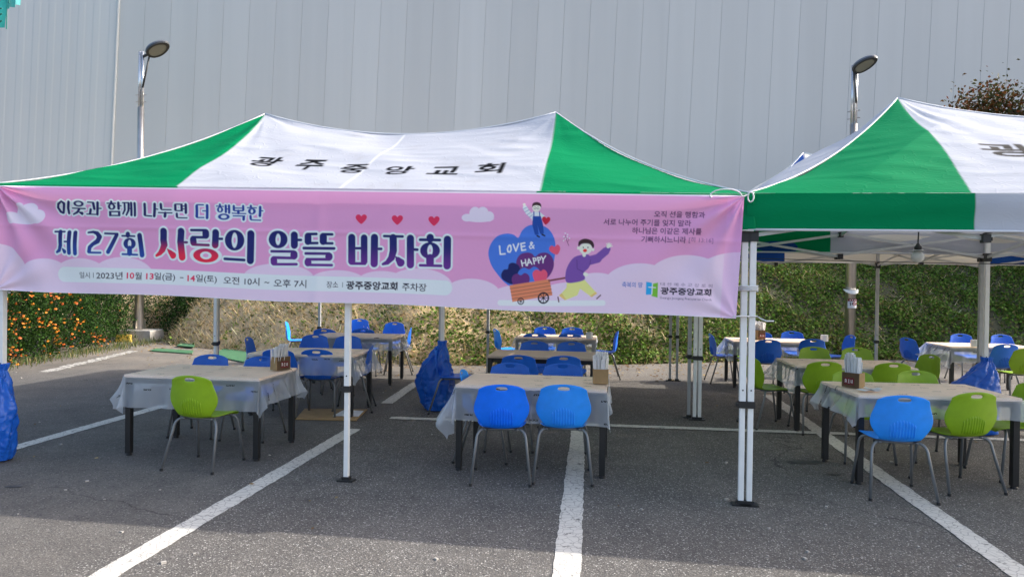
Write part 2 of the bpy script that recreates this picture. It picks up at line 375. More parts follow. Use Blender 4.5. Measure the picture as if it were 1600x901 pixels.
M['lens'] = mat('lamp_glass', (0.22, 0.22, 0.19), 0.15)
M['concrete'] = mat('concrete', (0.34, 0.32, 0.29), 0.85, var=0.18, vscale=8, bump=0.2)
M['yellow'] = mat('yellow_painted_block', (0.46, 0.32, 0.05), 0.7, var=0.25, vscale=14)
M['mat'] = mat('green_rubber_mat', (0.05, 0.155, 0.07), 0.8, var=0.2, vscale=8, bump=0.3)
M['leaf'] = mat('leaves', (0.05, 0.1, 0.03), 0.6, spec=0.15, attr=True, translucent=0.3)
M['grass'] = mat('grass_blades', (0.2, 0.15, 0.07), 0.7, attr=True, translucent=0.25)
M['petal'] = mat('orange_petals', (0.85, 0.25, 0.02), 0.6, attr=True, translucent=0.25)
M['bark'] = mat('bark', (0.10, 0.075, 0.055), 0.9, var=0.3, vscale=12, bump=0.6, bscale=20)
M['net'] = mat('teal_scaffold_net', (0.05, 0.50, 0.45), 0.7, var=0.2, vscale=2.0, translucent=0.4)
M['netbar'] = mat('dark_teal_bar', (0.01, 0.15, 0.13), 0.6)
M['bulb'] = mat('white_bulb_glass', (0.75, 0.76, 0.74), 0.15)
M['stain'] = mat('damp_stain', (0.045, 0.044, 0.043), 0.6, var=0.3, vscale=20)

# ------------------------------------------------------------------ ground and markings
m = MB(); m.add([(-60, -20, 0), (60, -20, 0), (60, 45, 0), (-60, 45, 0)], [(0, 1, 2, 3)])
tag(m.build('parking_lot', M['asphalt']), kind='structure')

def line_strip(name, a, b, w, z=0.004, seg=60, ragged=0.006, mtl='paint'):
    a = Vector(a).to_2d(); b = Vector(b).to_2d(); d = (b - a); n = Vector((-d.y, d.x)).normalized()
    seg = max(6, int(d.length / 0.06)); vs = []; fs = []
    for i in range(seg + 1):
        p = a + d * (i / seg)
        for sgn in (-1, 1):
            q = p + n * sgn * (w / 2 + random.uniform(-ragged, ragged)); vs.append((q.x, q.y, z))
    for i in range(seg): fs.append((2 * i, 2 * i + 2, 2 * i + 3, 2 * i + 1))
    mb = MB(); mb.add(vs, fs); return tag(mb.build(name, M[mtl]), kind='structure')
def ext(a, b, k0, k1):
    d = (b - a); return a + d * k0, a + d * k1
LW = 0.155
A_, B_ = at(160, 901), at(553, 670)
line_strip('stall_line', *ext(A_, B_, -0.4, 1.0), LW)
A_, B_ = at(885, 901), at(904, 672)
line_strip('stall_line', *ext(A_, B_, -0.7, 1.0), LW)
A_, B_ = at(1590, 893), at(1200, 617)
line_strip('stall_line', *ext(A_, B_, -0.4, 1.0), LW)
A_, B_ = at(20, 700), at(258, 633)
line_strip('stall_line', *ext(A_, B_, -0.6, 1.0), LW)
A_, B_ = at(610, 653), at(1590, 687.5)
line_strip('stall_line', *ext(A_, B_, 0.0, 1.5), 0.13, z=0.008)
A_, B_ = at(604, 630), at(652, 597)
line_strip('stall_line', *ext(A_, B_, 0, 1.0), LW)
A_, B_ = at(70, 581), at(210, 548)
line_strip('stall_line', *ext(A_, B_, 0, 1.0), 0.22, ragged=0.045, mtl='paint_old')
# damp stains on the asphalt
for (px, py, rx, ry) in ((1258, 722, 0.17, 0.07), (22, 760, 0.07, 0.035), (1303, 741, 0.07, 0.03)):
    c = at(px, py); mb = MB(); n = 26
    mb.add([(c.x + rx * math.cos(k * 2 * math.pi / n) * random.uniform(0.75, 1.1), c.y + ry * math.sin(k * 2 * math.pi / n) * random.uniform(0.75, 1.1), 0.004) for k in range(n)], [tuple(range(n))])
    tag(mb.build('damp_stain', M['stain']), kind='structure')

# ------------------------------------------------------------------ bank behind the car park
YBX = [(-40, 19.0), (-12, 18.6), (-9.2, 18.3), (-8.2, 16.6), (-5, 14.6), (-2, 13.2), (0, 13.2), (3, 13.9), (6, 14.9), (8, 15.2), (40, 15.6)]
def yb(x):
    return np.interp(x, [a for a, _ in YBX], [b for _, b in YBX])
def hnoise(x, y):
    return 0.10 * np.sin(1.7 * x + 0.6 * y) * np.sin(1.1 * y - 0.5 * x + 1) + 0.05 * np.sin(4.1 * x + 1.3) * np.sin(3.7 * y + 0.4 * x)
def hill(x, y):
    d = np.maximum(y - yb(x), -0.4)
    top = 3.3
    q = np.clip(d * 0.62, -0.12, None)
    h = top * np.tanh(q / top * 1.15)
    return h + hnoise(x, y) * np.clip(d, 0, 1) - 0.02
nx, ny = 260, 60
gx, gy0 = np.meshgrid(np.linspace(-40, 40, nx), np.linspace(0, 1, ny))
gy = yb(gx) - 0.15 + gy0 ** 1.5 * (40 - yb(gx))
V = np.stack([gx, gy, hill(gx, gy)], -1).reshape(-1, 3)
bankmat = mat('dry_soil_bank', (0.27, 0.20, 0.125), 0.95, var=0.35, vscale=2.5, bump=0.6, bscale=9, attr=True)
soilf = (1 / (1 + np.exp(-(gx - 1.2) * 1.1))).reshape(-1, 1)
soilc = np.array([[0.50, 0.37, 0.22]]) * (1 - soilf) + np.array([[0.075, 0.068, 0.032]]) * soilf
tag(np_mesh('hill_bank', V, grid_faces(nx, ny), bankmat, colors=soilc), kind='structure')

def leaves_np(C, size, cols, up_bias=0.5, aspect=0.6, rng=RNG):
    n = len(C)
    d = rng.normal(size=(n, 3)); d /= np.linalg.norm(d, axis=1, keepdims=True)
    nrm = rng.normal(size=(n, 3)); nrm /= np.linalg.norm(nrm, axis=1, keepdims=True)
    nrm = nrm * (1 - up_bias) + np.array([0, -0.25, 1.0]) * up_bias
    t = d - nrm * (np.sum(d * nrm, 1, keepdims=True) / np.sum(nrm * nrm, 1, keepdims=True))
    t /= np.linalg.norm(t, axis=1, keepdims=True) + 1e-9
    b = np.cross(nrm, t); b /= np.linalg.norm(b, axis=1, keepdims=True) + 1e-9
    s = size[:, None]
    P0 = C - t * s * 0.5; P1 = C + b * s * aspect * 0.5; P2 = C + t * s * 0.5 - np.array([0, 0, 1]) * s * 0.12; P3 = C - b * s * aspect * 0.5
    V = np.stack([P0, P1, P2, P3], 1).reshape(-1, 3)
    Fq = np.arange(4 * n).reshape(n, 4)
    cc = np.repeat(cols, 4, axis=0)
    return V, Fq, cc
def pickcols(n, palette, rng=RNG, jitter=0.25):
    pal = np.array(palette); c = pal[rng.integers(0, len(pal), n)]
    return np.clip(c * (1 + rng.normal(size=(n, 1)) * jitter), 0.004, 1)
def clumpnoise(x, y, s=1.0, ph=0.0):
    return np.sin(x * 1.3 * s + ph) * np.sin(y * 1.9 * s + 1.7 * ph) + 0.6 * np.sin(x * 3.1 * s + y * 1.2 * s + ph * 2) + 0.4 * np.sin(5.3 * x * s - 4.1 * y * s + ph)

# green creeping cover, dense to the right and thinning to the left
n = 230000
x = RNG.uniform(-9, 15, n); y = yb(x) + RNG.uniform(0.0, 1, n) ** 1.15 * 6.5
dens = 1 / (1 + np.exp(-(x - 0.3) * 0.7)) * 0.86 + 0.06
dens *= np.clip(0.80 + 0.4 * clumpnoise(x, y, 1.3, 1.0), 0.04, 1.2)
k = RNG.uniform(size=n) < dens; x, y = x[k], y[k]; n = len(x)
z = hill(x, y) + RNG.uniform(0.01, 0.16, n) * (0.6 + 0.5 * np.clip(clumpnoise(x, y, 1.4, 2.0), -1, 1))
C = np.stack([x, y, z], -1)
cols_ = pickcols(n, [(0.08, 0.155, 0.018), (0.12, 0.22, 0.028), (0.045, 0.09, 0.014), (0.17, 0.25, 0.045), (0.18, 0.16, 0.05)], jitter=0.3)
V, Fq, cc = leaves_np(C, RNG.uniform(0.035, 0.095, n), cols_, 0.5, 0.8)
tag(np_mesh('ground_cover', V, Fq, M['leaf'], colors=cc, smooth=False), kind='stuff')
# dry grass on the left of the bank
n = 95000
x = RNG.uniform(-10, 15, n); y = yb(x) - 0.2 + RNG.uniform(0, 1, n) ** 1.1 * 6.5
dens = 1 / (1 + np.exp((x - 2.4) * 0.6)) * 0.84 + 0.16
k = RNG.uniform(size=n) < dens; x, y = x[k], y[k]; n = len(x)
z = hill(x, y)
h = RNG.uniform(0.06, 0.26, n); an = RNG.uniform(0, 2 * np.pi, n); lean = RNG.uniform(0.8, 3.5, n)
base = np.stack([x, y, z], -1); dirv = np.stack([np.cos(an) * lean, np.sin(an) * lean - 0.3, np.ones(n)], -1); dirv /= np.linalg.norm(dirv, axis=1, keepdims=True)
sidev = np.stack([-np.sin(an), np.cos(an), np.zeros(n)], -1) * RNG.uniform(0.004, 0.011, n)[:, None]
tip = base + dirv * h[:, None]
V = np.stack([base - sidev, base + sidev, tip + sidev * 0.3, tip - sidev * 0.3], 1).reshape(-1, 3)
gcol = pickcols(n, [(0.72, 0.53, 0.27), (0.60, 0.42, 0.20), (0.80, 0.64, 0.37), (0.46, 0.30, 0.15), (0.66, 0.53, 0.25), (0.26, 0.30, 0.09)], jitter=0.25)
gp = RNG.uniform(size=n) < 0.55 / (1 + np.exp(-(x + 2.2) * 0.9)) * np.clip(0.7 + 0.6 * clumpnoise(x, y, 1.1, 0.4), 0, 1.3)
gcol[gp] = pickcols(int(gp.sum()), [(0.14, 0.20, 0.035), (0.20, 0.26, 0.05), (0.10, 0.16, 0.03), (0.26, 0.27, 0.08)])
tag(np_mesh('dry_grass', V, np.arange(4 * n).reshape(n, 4), M['grass'], colors=np.repeat(gcol, 4, 0), smooth=False), kind='stuff')
# fallen leaves and litter along the foot of the bank
n = 1500
x = RNG.uniform(-10, 14, n); y = yb(x) - np.abs(RNG.normal(size=n)) * 1.1
C = np.stack([x, y, np.full(n, 0.018)], -1)
V, Fq, cc = leaves_np(C, RNG.uniform(0.03, 0.08, n), pickcols(n, [(0.24, 0.15, 0.07), (0.35, 0.26, 0.12), (0.14, 0.08, 0.04)]), 0.93, 0.6)
V[:, 2] = np.maximum(V[:, 2], 0.006)
tag(np_mesh('leaf_litter', V, Fq, M['leaf'], colors=cc, smooth=False), kind='stuff')

# ------------------------------------------------------------------ great grey metal wall
def wall_material():
    m = bpy.data.materials.new('grey_cladding_panel'); m.use_nodes = True
    nt = m.node_tree; N = nt.nodes; L = nt.links; p = N['Principled BSDF']
    a = N.new('ShaderNodeAttribute'); a.attribute_name = 'Col'
    tc = N.new('ShaderNodeTexCoord'); mp = N.new('ShaderNodeMapping'); mp.inputs['Scale'].default_value = (1.4, 1, 0.05)
    n1 = N.new('ShaderNodeTexNoise'); n1.inputs['Scale'].default_value = 1.2; n1.inputs['Detail'].default_value = 6
    L.new(tc.outputs['Object'], mp.inputs['Vector']); L.new(mp.outputs[0], n1.inputs['Vector'])
    r = N.new('ShaderNodeMapRange'); r.inputs['From Min'].default_value = 0.3; r.inputs['From Max'].default_value = 0.7; r.inputs['To Min'].default_value = 0.97; r.inputs['To Max'].default_value = 1.025
    L.new(n1.outputs['Fac'], r.inputs['Value'])
    mx = N.new('ShaderNodeMix'); mx.data_type = 'RGBA'; mx.blend_type = 'MULTIPLY'; mx.inputs['Factor'].default_value = 1
    L.new(a.outputs['Color'], mx.inputs['A']); L.new(r.outputs[0], mx.inputs['B']); L.new(mx.outputs['Result'], p.inputs['Base Color'])
    p.inputs['Roughness'].default_value = 0.5; p.inputs['Metallic'].default_value = 0.0
    return m
M['wall'] = wall_material()
WY, LEAN, WH = 27.0, 0.036, 22.0
bld = thing('warehouse', 'huge plain grey metal clad warehouse rising behind the bank', 'building', (0, WY, 0))
xs = []; dep = []; tone = []
xx = -15.6; rng2 = np.random.default_rng(5)
while xx < 48:
    t = 1 + rng2.normal() * 0.026
    for a, d in ((0.0, 0.008), (0.010, 0.008), (0.014, 0.0), (0.5, 0.0), (1.016, 0.0)):
        xs.append(xx + a); dep.append(d); tone.append(t * (0.80 if d > 0 else 1.0))
    xx += 1.02
xs = np.array(xs); dep = np.array(dep); tone = np.array(tone)
zs = np.linspace(0, WH, 12)
X, Z = np.meshgrid(xs, zs); Dp = np.tile(dep, (len(zs), 1)); T = np.tile(tone, (len(zs), 1))
V = np.stack([X + (Z - 8) * LEAN, Dp, Z], -1).reshape(-1, 3)
colw = np.array([0.585, 0.585, 0.572])[None] * T.reshape(-1, 1)
np_mesh('facade_panels', V, grid_faces(len(xs), len(zs)), M['wall'], bld, colors=colw, smooth=False)
# left wing: fine ribbed sheet turned slightly towards the car park
xs = np.arange(-46, -15.59, 0.06); 
rib = 0.007 * (np.sin(xs * 2 * np.pi / 0.55) > 0.2)
X, Z = np.meshgrid(xs, zs); Rb = np.tile(rib, (len(zs), 1))
V = np.stack([X + (Z - 8) * LEAN, -Rb + (X + 15.6) * 0.10 - 0.02, Z], -1).reshape(-1, 3)
np_mesh('ribbed_wing', V, grid_faces(len(xs), len(zs)), M['wall'], bld, colors=np.tile(np.array([[0.55, 0.57, 0.575]]), (len(V), 1)), smooth=False)
mb = MB(); mb.box((1, 8.2, WH / 2), (92, 16, WH - 0.1)); mb.build('building_body', M['pole_grey'], bld)
mb = MB(); mb.tube([(-15.6 + (z - 8) * LEAN, -0.02, z) for z in (0, WH)], 0.05, 8); mb.build('corner_trim', mat('trim_grey', (0.58, 0.59, 0.58), 0.5), bld)

# ------------------------------------------------------------------ 2-D printing: shapes rastered onto fabric grids
class Canvas:
    def __init__(s, w, h, cell, base, to_uv, scale_at):
        s.w, s.h, s.cell = w, h, cell
        s.nu, s.nv = int(round(w / cell)) + 1, int(round(h / cell)) + 1
        s.u = np.linspace(0, w, s.nu); s.v = np.linspace(0, h, s.nv)
        s.img = np.tile(np.array(base, dtype=np.float64), (s.nv, s.nu, 1))
        s.to_uv, s.scale_at = to_uv, scale_at
    def win(s, u0, u1, v0, v1):
        i0 = max(int(math.floor(u0 / s.w * (s.nu - 1))), 0); i1 = min(int(math.ceil(u1 / s.w * (s.nu - 1))) + 1, s.nu)
        j0 = max(int(math.floor(v0 / s.h * (s.nv - 1))), 0); j1 = min(int(math.ceil(v1 / s.h * (s.nv - 1))) + 1, s.nv)
        if i1 <= i0 or j1 <= j0: return None
        U, Vv = np.meshgrid(s.u[i0:i1], s.v[j0:j1]); return slice(j0, j1), slice(i0, i1), U, Vv
    def prep(s, shapes):
        out = []; bb = [1e9, -1e9, 1e9, -1e9]
        def grow(u, v, r):
            bb[0] = min(bb[0], u - r); bb[1] = max(bb[1], u + r); bb[2] = min(bb[2], v - r); bb[3] = max(bb[3], v + r)
        for sh in shapes:
            k = sh[0]
            if k == 'S':
                w = sh[1]; p = [(sh[i], sh[i + 1], w) for i in range(2, len(sh), 2)]; k = 'V'
            elif k == 'V': p = sh[1]
            if k == 'V':
                q = []
                for (x, y, w) in p:
                    u, v = s.to_uv(x, y); r = w * s.scale_at(x, y) / 2; q.append((u, v, r)); grow(u, v, r)
                out.append(('V', q))
            elif k in 'RE':
                u, v = s.to_uv(sh[1], sh[2]); sc = s.scale_at(sh[1], sh[2])
                rr = [a * sc for a in sh[3:]]; grow(u, v, max(rr)); out.append((k, u, v, rr))
            elif k == 'P':
                q = [s.to_uv(x, y) for x, y in sh[1]]
                for u, v in q: grow(u, v, 0)
                out.append(('P', q))
        return out, bb
    def sdf(s, prepped, U, Vv):
        D = np.full(U.shape, 1e9)
        for sh in prepped:
            if sh[0] == 'V':
                q = sh[1] if len(sh[1]) > 1 else [sh[1][0], sh[1][0]]
                for (a, b) in zip(q[:-1], q[1:]):
                    du, dv = b[0] - a[0], b[1] - a[1]; l2 = du * du + dv * dv + 1e-12
                    t = np.clip(((U - a[0]) * du + (Vv - a[1]) * dv) / l2, 0, 1)
                    D = np.minimum(D, np.hypot(U - a[0] - t * du, Vv - a[1] - t * dv) - (a[2] + (b[2] - a[2]) * t))
            elif sh[0] in 'RE':
                _, u, v, rr = sh
                d = (np.hypot((U - u) / rr[0], (Vv - v) / rr[1]) - 1) * min(rr[0], rr[1])
                if sh[0] == 'R':
                    di = (np.hypot((U - u) / rr[2], (Vv - v) / rr[3]) - 1) * min(rr[2], rr[3]); d = np.maximum(d, -di)
                D = np.minimum(D, d)
            else:
                q = sh[1]; d2 = np.full(U.shape, 1e9); ins = np.zeros(U.shape, bool)
                for (a, b) in zip(q, q[1:] + q[:1]):
                    du, dv = b[0] - a[0], b[1] - a[1]; l2 = du * du + dv * dv + 1e-12
                    t = np.clip(((U - a[0]) * du + (Vv - a[1]) * dv) / l2, 0, 1)
                    d2 = np.minimum(d2, (U - a[0] - t * du) ** 2 + (Vv - a[1] - t * dv) ** 2)
                    c = ((a[1] > Vv) != (b[1] > Vv))
                    if abs(dv) > 1e-9: ins ^= c & (U < du * (Vv - a[1]) / dv + a[0])
                D = np.minimum(D, np.where(ins, -1, 1) * np.sqrt(d2))
        return D
    def paint(s, shapes, color, outline=0, ocol=None, grad=None, alpha=1.0):
        pr, bb = s.prep(shapes); cx = (shapes[0][1][0][0], shapes[0][1][0][1]) if shapes[0][0] in 'VP' else ((shapes[0][2], shapes[0][3]) if shapes[0][0] == 'S' else (shapes[0][1], shapes[0][2]))
        ow = outline * s.scale_at(*cx) if outline else 0; pad = ow + 3 * s.cell
        w = s.win(bb[0] - pad, bb[1] + pad, bb[2] - pad, bb[3] + pad)
        if w is None: return
        j, i, U, Vv = w; D = s.sdf(pr, U, Vv)
        if outline:
            c = np.clip(0.5 - (D - ow) / s.cell, 0, 1)[..., None]
            s.img[j, i] = s.img[j, i] * (1 - c) + np.array(ocol) * c
        if color is None: return
        c = np.clip(0.5 - D / s.cell, 0, 1)[..., None] * alpha
        fill = np.array(color)
        if grad:
            c2, y0, y1 = grad; v0 = s.to_uv(cx[0], y0)[1]; v1 = s.to_uv(cx[0], y1)[1]
            t = np.clip((Vv - v0) / (v1 - v0), 0, 1)[..., None]; t = t * t * (3 - 2 * t)
            fill = np.array(color) * (1 - t) + np.array(c2) * t
        s.img[j, i] = s.img[j, i] * (1 - c) + fill * c
    def text(s, body, box, color, bold=0.0, alpha=1.0, spacing=1.0, slope=0.0):
        """box = (u0,u1,v_top,v_bottom) on the canvas, v grows downwards"""
        tri = text_tris(body, bold, spacing)
        if tri is None: return
        mn = tri.reshape(-1, 2).min(0); mx = tri.reshape(-1, 2).max(0)
        u0, u1, v0, v1 = box
        P = np.empty_like(tri)
        P[..., 0] = u0 + (tri[..., 0] - mn[0]) / (mx[0] - mn[0]) * (u1 - u0)
        P[..., 1] = v1 - (tri[..., 1] - mn[1]) / (mx[1] - mn[1]) * (v1 - v0) + slope * (P[..., 0] - (u0 + u1) / 2)
        pad = 2 * s.cell; w = s.win(u0 - pad, u1 + pad, min(v0, v1) - pad - abs(slope) * (u1 - u0), max(v0, v1) + pad + abs(slope) * (u1 - u0))
        if w is None: return
        j, i, U, Vv = w; SS = 3; cov = np.zeros(U.shape)
        cu = (s.u[1] - s.u[0]); cv = (s.v[1] - s.v[0])
        fine = np.zeros((U.shape[0] * SS, U.shape[1] * SS), bool)
        uo = U[0, 0] - cu / 2; vo = Vv[0, 0] - cv / 2
        Q = np.empty_like(P); Q[..., 0] = (P[..., 0] - uo) / cu * SS - 0.5; Q[..., 1] = (P[..., 1] - vo) / cv * SS - 0.5
        for a, b, c in Q:
            x0 = max(int(min(a[0], b[0], c[0])), 0); x1 = min(int(max(a[0], b[0], c[0])) + 2, fine.shape[1])
            y0 = max(int(min(a[1], b[1], c[1])), 0); y1 = min(int(max(a[1], b[1], c[1])) + 2, fine.shape[0])
            if x1 <= x0 or y1 <= y0: continue
            gx, gy = np.meshgrid(np.arange(x0, x1), np.arange(y0, y1))
            d1 = (gx - b[0]) * (a[1] - b[1]) - (a[0] - b[0]) * (gy - b[1])
            d2 = (gx - c[0]) * (b[1] - c[1]) - (b[0] - c[0]) * (gy - c[1])
            d3 = (gx - a[0]) * (c[1] - a[1]) - (c[0] - a[0]) * (gy - a[1])
            e = 0.02
            ins = ((d1 >= -e) & (d2 >= -e) & (d3 >= -e)) | ((d1 <= e) & (d2 <= e) & (d3 <= e))
            fine[y0:y1, x0:x1] |= ins
        cov = fine.reshape(U.shape[0], SS, U.shape[1], SS).mean((1, 3))[..., None] * alpha
        s.img[j, i] = s.img[j, i] * (1 - cov) + np.array(color) * cov
_tc = {}
def text_tris(body, bold=0.0, spacing=1.0):
    key = (body, bold, spacing)
    if key in _tc: return _tc[key]
    cu = bpy.data.curves.new('lettering', 'FONT'); cu.body = body; cu.offset = bold; cu.resolution_u = 3; cu.space_character = spacing
    ob = bpy.data.objects.new('lettering', cu); col.objects.link(ob)
    dg = bpy.context.evaluated_depsgraph_get(); dg.update()
    me = ob.evaluated_get(dg).to_mesh(); me.calc_loop_triangles()
    nv = len(me.vertices); co = np.empty(nv * 3); me.vertices.foreach_get('co', co); co = co.reshape(-1, 3)[:, :2]
    ti = np.empty(len(me.loop_triangles) * 3, dtype=np.int32); me.loop_triangles.foreach_get('vertices', ti)
    out = co[ti.reshape(-1, 3)] if nv else None
    ob.evaluated_get(dg).to_mesh_clear(); bpy.data.objects.remove(ob); bpy.data.curves.remove(cu)
    _tc[key] = out; return out
def smooth_poly(pts, n=5):
    out = []; N_ = len(pts)
    for i in range(N_):
        p0, p1, p2, p3 = (np.array(pts[(i + k) % N_], float) for k in (-1, 0, 1, 2))
        for t in np.linspace(0, 1, n, endpoint=False):
            out.append(tuple(0.5 * (2 * p1 + (p2 - p0) * t + (2 * p0 - 5 * p1 + 4 * p2 - p3) * t * t + (3 * p1 - p0 - 3 * p2 + p3) * t ** 3)))
    return out

# ------------------------------------------------------------------ tents
P0 = at(3, 718); P1 = at(1157, 788)
UV_ = (P1 - P0); TW = UV_.length; UV_.normalize(); VV_ = Vector((-UV_.y, UV_.x, 0)); TH = math.atan2(UV_.y, UV_.x)
TD = 3.2
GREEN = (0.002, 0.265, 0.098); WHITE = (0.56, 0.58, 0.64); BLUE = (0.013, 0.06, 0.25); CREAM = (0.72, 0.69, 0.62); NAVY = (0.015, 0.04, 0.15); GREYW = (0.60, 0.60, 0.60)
def canopy_h(s, t, W, D, ze0, ze1, RISE, taut=0.95, kmin=0.2):
    ze = ze0 + (ze1 - ze0) * np.clip(s / W, 0, 1)
    q = np.minimum(np.minimum(t, D - t) / (D / 2), np.minimum(s, W - s) / (W / 4)); q = np.clip(q, 0, 1)
    hipness = np.abs(np.minimum(t, D - t) / (D / 2) - np.minimum(s, W - s) / (W / 4))
    k = 0.5 * np.clip(1 - hipness * taut, kmin, 1)
    mm = np.clip((s - W / 4) / (W / 2), 0, 1)
    h = RISE * (q - k * q * (1 - q)) - 0.215 * 4 * mm * (1 - mm) * q ** 1.3
    return ze + h
def wrinkle(s, t, seed):
    r = 0
    for i, (a, b, c, amp) in enumerate(((2.3, 5.1, 0.3, 0.006), (4.7, 3.3, 1.9, 0.005), (9.1, 6.2, 4.0, 0.003), (3.1, -7.7, 2.2, 0.004))):
        r = r + amp * np.sin(a * s + b * t + c + seed * 1.7 + 1.3 * np.sin(1.9 * t - 0.7 * s + seed))
    for c_ in (1.55, 4.65):
        ph = np.arctan2(t - 1.6, s - c_); rr = np.hypot(t - 1.6, s - c_)
        r = r + (0.015 if c_ < 3 else 0.005) * np.exp(-rr / 1.1) * np.clip(rr / 0.25, 0, 1) * np.sin(ph * 11 + seed + 0.8 * np.sin(ph * 5)) * (0.5 + 0.5 * np.sin(ph * 3 + seed))
    return r

def make_tent(name, label, origin, W, D, ze0, ze1, RISE, face_col, corner_col, end_col, front_text=None, pole_mat='pole', cell=0.03, seed=0, skip_front_mid=False, ze_back=None):
    root = thing(name, label, 'tent', origin, TH, 'pop up tents joined in two rows')
    E = 0.05                                                   # canopy overhang past the legs
    hs = lambda s, t: canopy_h(s, t, W, D, ze0, ze1, RISE, *((2.4, 0.04) if seed in (4, 9) else (0.95, 0.2)))
    L = math.hypot(D / 2, RISE)
    # front face as a canvas in (s, slope)
    def facet(front):
        w = Matrix.Rotation(TH, 4, 'Z'); o = Vector(origin)
        # sloping plane of this face, for placing the lettering
        a = Vector((0, 0, (ze0 + ze1) / 2)); b = Vector((0, D / 2, (ze0 + ze1) / 2 + RISE)); nrm = (b - a).cross(Vector((1, 0, 0)))
        def to_uv(px, py):
            d = w.to_3x3().transposed() @ ray(px, py); e = w.to_3x3().transposed() @ (Vector((0, 0, EYE)) - o)
            k = (a - e).dot(nrm) / d.dot(nrm); p = e + d * k
            return p.x, (1 - p.y / (D / 2)) * L
        cv = Canvas(W, L, cell, face_col, to_uv, lambda x, y: 0.0064)
        nu, nv = cv.nu, cv.nv
        # coloured corner triangles with a gently curved seam
        U, Vv = np.meshgrid(cv.u, cv.v); q = 1 - Vv / L
        sl = W / 4 + 0.15 * (1 - q) ** 2 + 0.03 * np.sin(q * 3.1); sr = W - W / 4 + 0.02 * (1 - q); sl = sl - (0.24 * (1 - q) ** 2 if seed == 4 else 0)
        c = np.clip(0.5 - np.minimum(U - sl, sr - U) / cell, 0, 1)[..., None]
        cv.img = cv.img * (1 - c) + np.array(corner_col) * c
        mid = np.clip(0.5 + (0.011 - np.abs(U - W / 2 - 0.0)) / cell, 0, 1)[..., None] * 0.8
        cv.img = cv.img * (1 - mid) + np.array((0.86, 0.86, 0.88)) * mid
        if front and front_text: front_text(cv)
        # grid points: u is true s in the trapezoid, clipped to it
        s_ = np.clip(U, q * W / 4, W - q * W / 4); t_ = q * D / 2
        t3 = t_ if front else D - t_
        s3 = s_ + np.where(U <= W / 2, -E, E) * (1 - q) * (np.abs(U - W / 2) / (W / 2)); t4 = t3 + (-E if front else E) * (1 - q)
        z3 = hs(s_, t3) + wrinkle(s_, t3, seed) * np.clip(np.minimum(q * 6, 1), 0, 1)
        V = np.stack([s3, t4, z3], -1).reshape(-1, 3)
        Fq = grid_faces(nu, nv, flip=front)
        # drop collapsed cells outside the trapezoid
        inside = (U >= q * W / 4 - cv.cell * 1.01) & (U <= W - q * W / 4 + cv.cell * 1.01)
        keep = inside.ravel()[Fq].all(1)
        return V, Fq[keep], cv.img.reshape(-1, 3)
    V1, F1, C1 = facet(True)
    cell_keep = cell
    V2, F2, C2 = facet(False)
    Vs = [V1, V2]; Fs = [F1, F2 + len(V1)]; Cs = [C1, C2]; off = len(V1) + len(V2)
    for side in (0, 1):
        nq, na = 40, 60
        q, a = np.meshgrid(np.linspace(0, 1, nq), np.linspace(0, 1, na), indexing='ij')
        s_ = q * W / 4; t_ = q * D / 2 + a * (D - q * D)
        if side: s_ = W - s_
        z_ = hs(s_, t_) + wrinkle(s_, t_, seed + 3) * np.clip(q * 6, 0, 1) * np.clip(a * (1 - a) * 20, 0, 1)
        s4 = s_ + (E if side else -E) * (1 - q); t4 = t_ + (2 * a - 1) * E * (1 - q)
        Vs.append(np.stack([s4, t4, z_], -1).reshape(-1, 3)); Fs.append(grid_faces(na, nq, off, flip=bool(side)))
        Cs.append(np.tile(np.array(end_col), (nq * na, 1))); off += nq * na
    np_mesh('canopy', np.concatenate(Vs), np.concatenate(Fs), M['canopy' if pole_mat == 'pole' else 'canopy_old'], root, colors=np.concatenate(Cs))
    # valance all round
    vh = 0.26; per = []
    def edge(x0, y0, x1, y1, n_):
        for k in np.linspace(0, 1, n_, endpoint=False): per.append((x0 + (x1 - x0) * k, y0 + (y1 - y0) * k))
    edge(-E, -E, W + E, -E, 500); edge(W + E, -E, W + E, D + E, 200); edge(W + E, D + E, -E, D + E, 500); edge(-E, D + E, -E, -E, 200)
    per = np.array(per); npr = len(per); rows = 9
    per = np.concatenate([per, per[:1]]); npr += 1
    dist = np.concatenate([[0], np.cumsum(np.hypot(*np.diff(per, axis=0).T))])
    ctr = np.array([W / 2, D / 2]); V = []; C = []
    iscorner = ((per[:, 0] < W / 4 + (-0.09 if seed == 4 else 0.15)) | (per[:, 0] > W - W / 4 + 0.02)) & ((per[:, 1] < 0) | (per[:, 1] > D))
    isend = (per[:, 1] >= -E + 0.001) & (per[:, 1] <= D + E - 0.001)
    colr = np.where(iscorner[:, None], np.array(corner_col), np.array(face_col)); colr = np.where(isend[:, None], np.array(end_col), colr)
    for r_ in range(rows):
        f = r_ / (rows - 1)
        outn = np.stack([np.where(per[:, 0] < 0, -1, np.where(per[:, 0] > W, 1, 0)), np.where(per[:, 1] < 0, -1, np.where(per[:, 1] > D, 1, 0))], -1)
        wv = 0.008 * f * np.sin(dist * 5.3 + seed) + 0.006 * np.sin(f * 7 + dist * 1.1 + seed) + 0.006
        xy = per + outn * wv[:, None]
        ze = ze0 + (ze1 - ze0) * np.clip(per[:, 0] / W, 0, 1)
        V.append(np.concatenate([xy, (ze - 0.002 - f * vh - 0.006 * f * np.sin(dist * 2.1 + seed))[:, None]], 1)); C.append(colr)
    np_mesh('valance', np.concatenate(V), grid_faces(npr, rows), M['valance' if pole_mat == 'pole' else 'valance_old'], root, colors=np.concatenate(C))
    # white tape along hips, ridge and hem
    mb = MB()
    def path(f, n_=24): return [f(k / (n_ - 1)) for k in range(n_)]
    Z = lambda s, t: float(hs(np.array(s), np.array(t)))
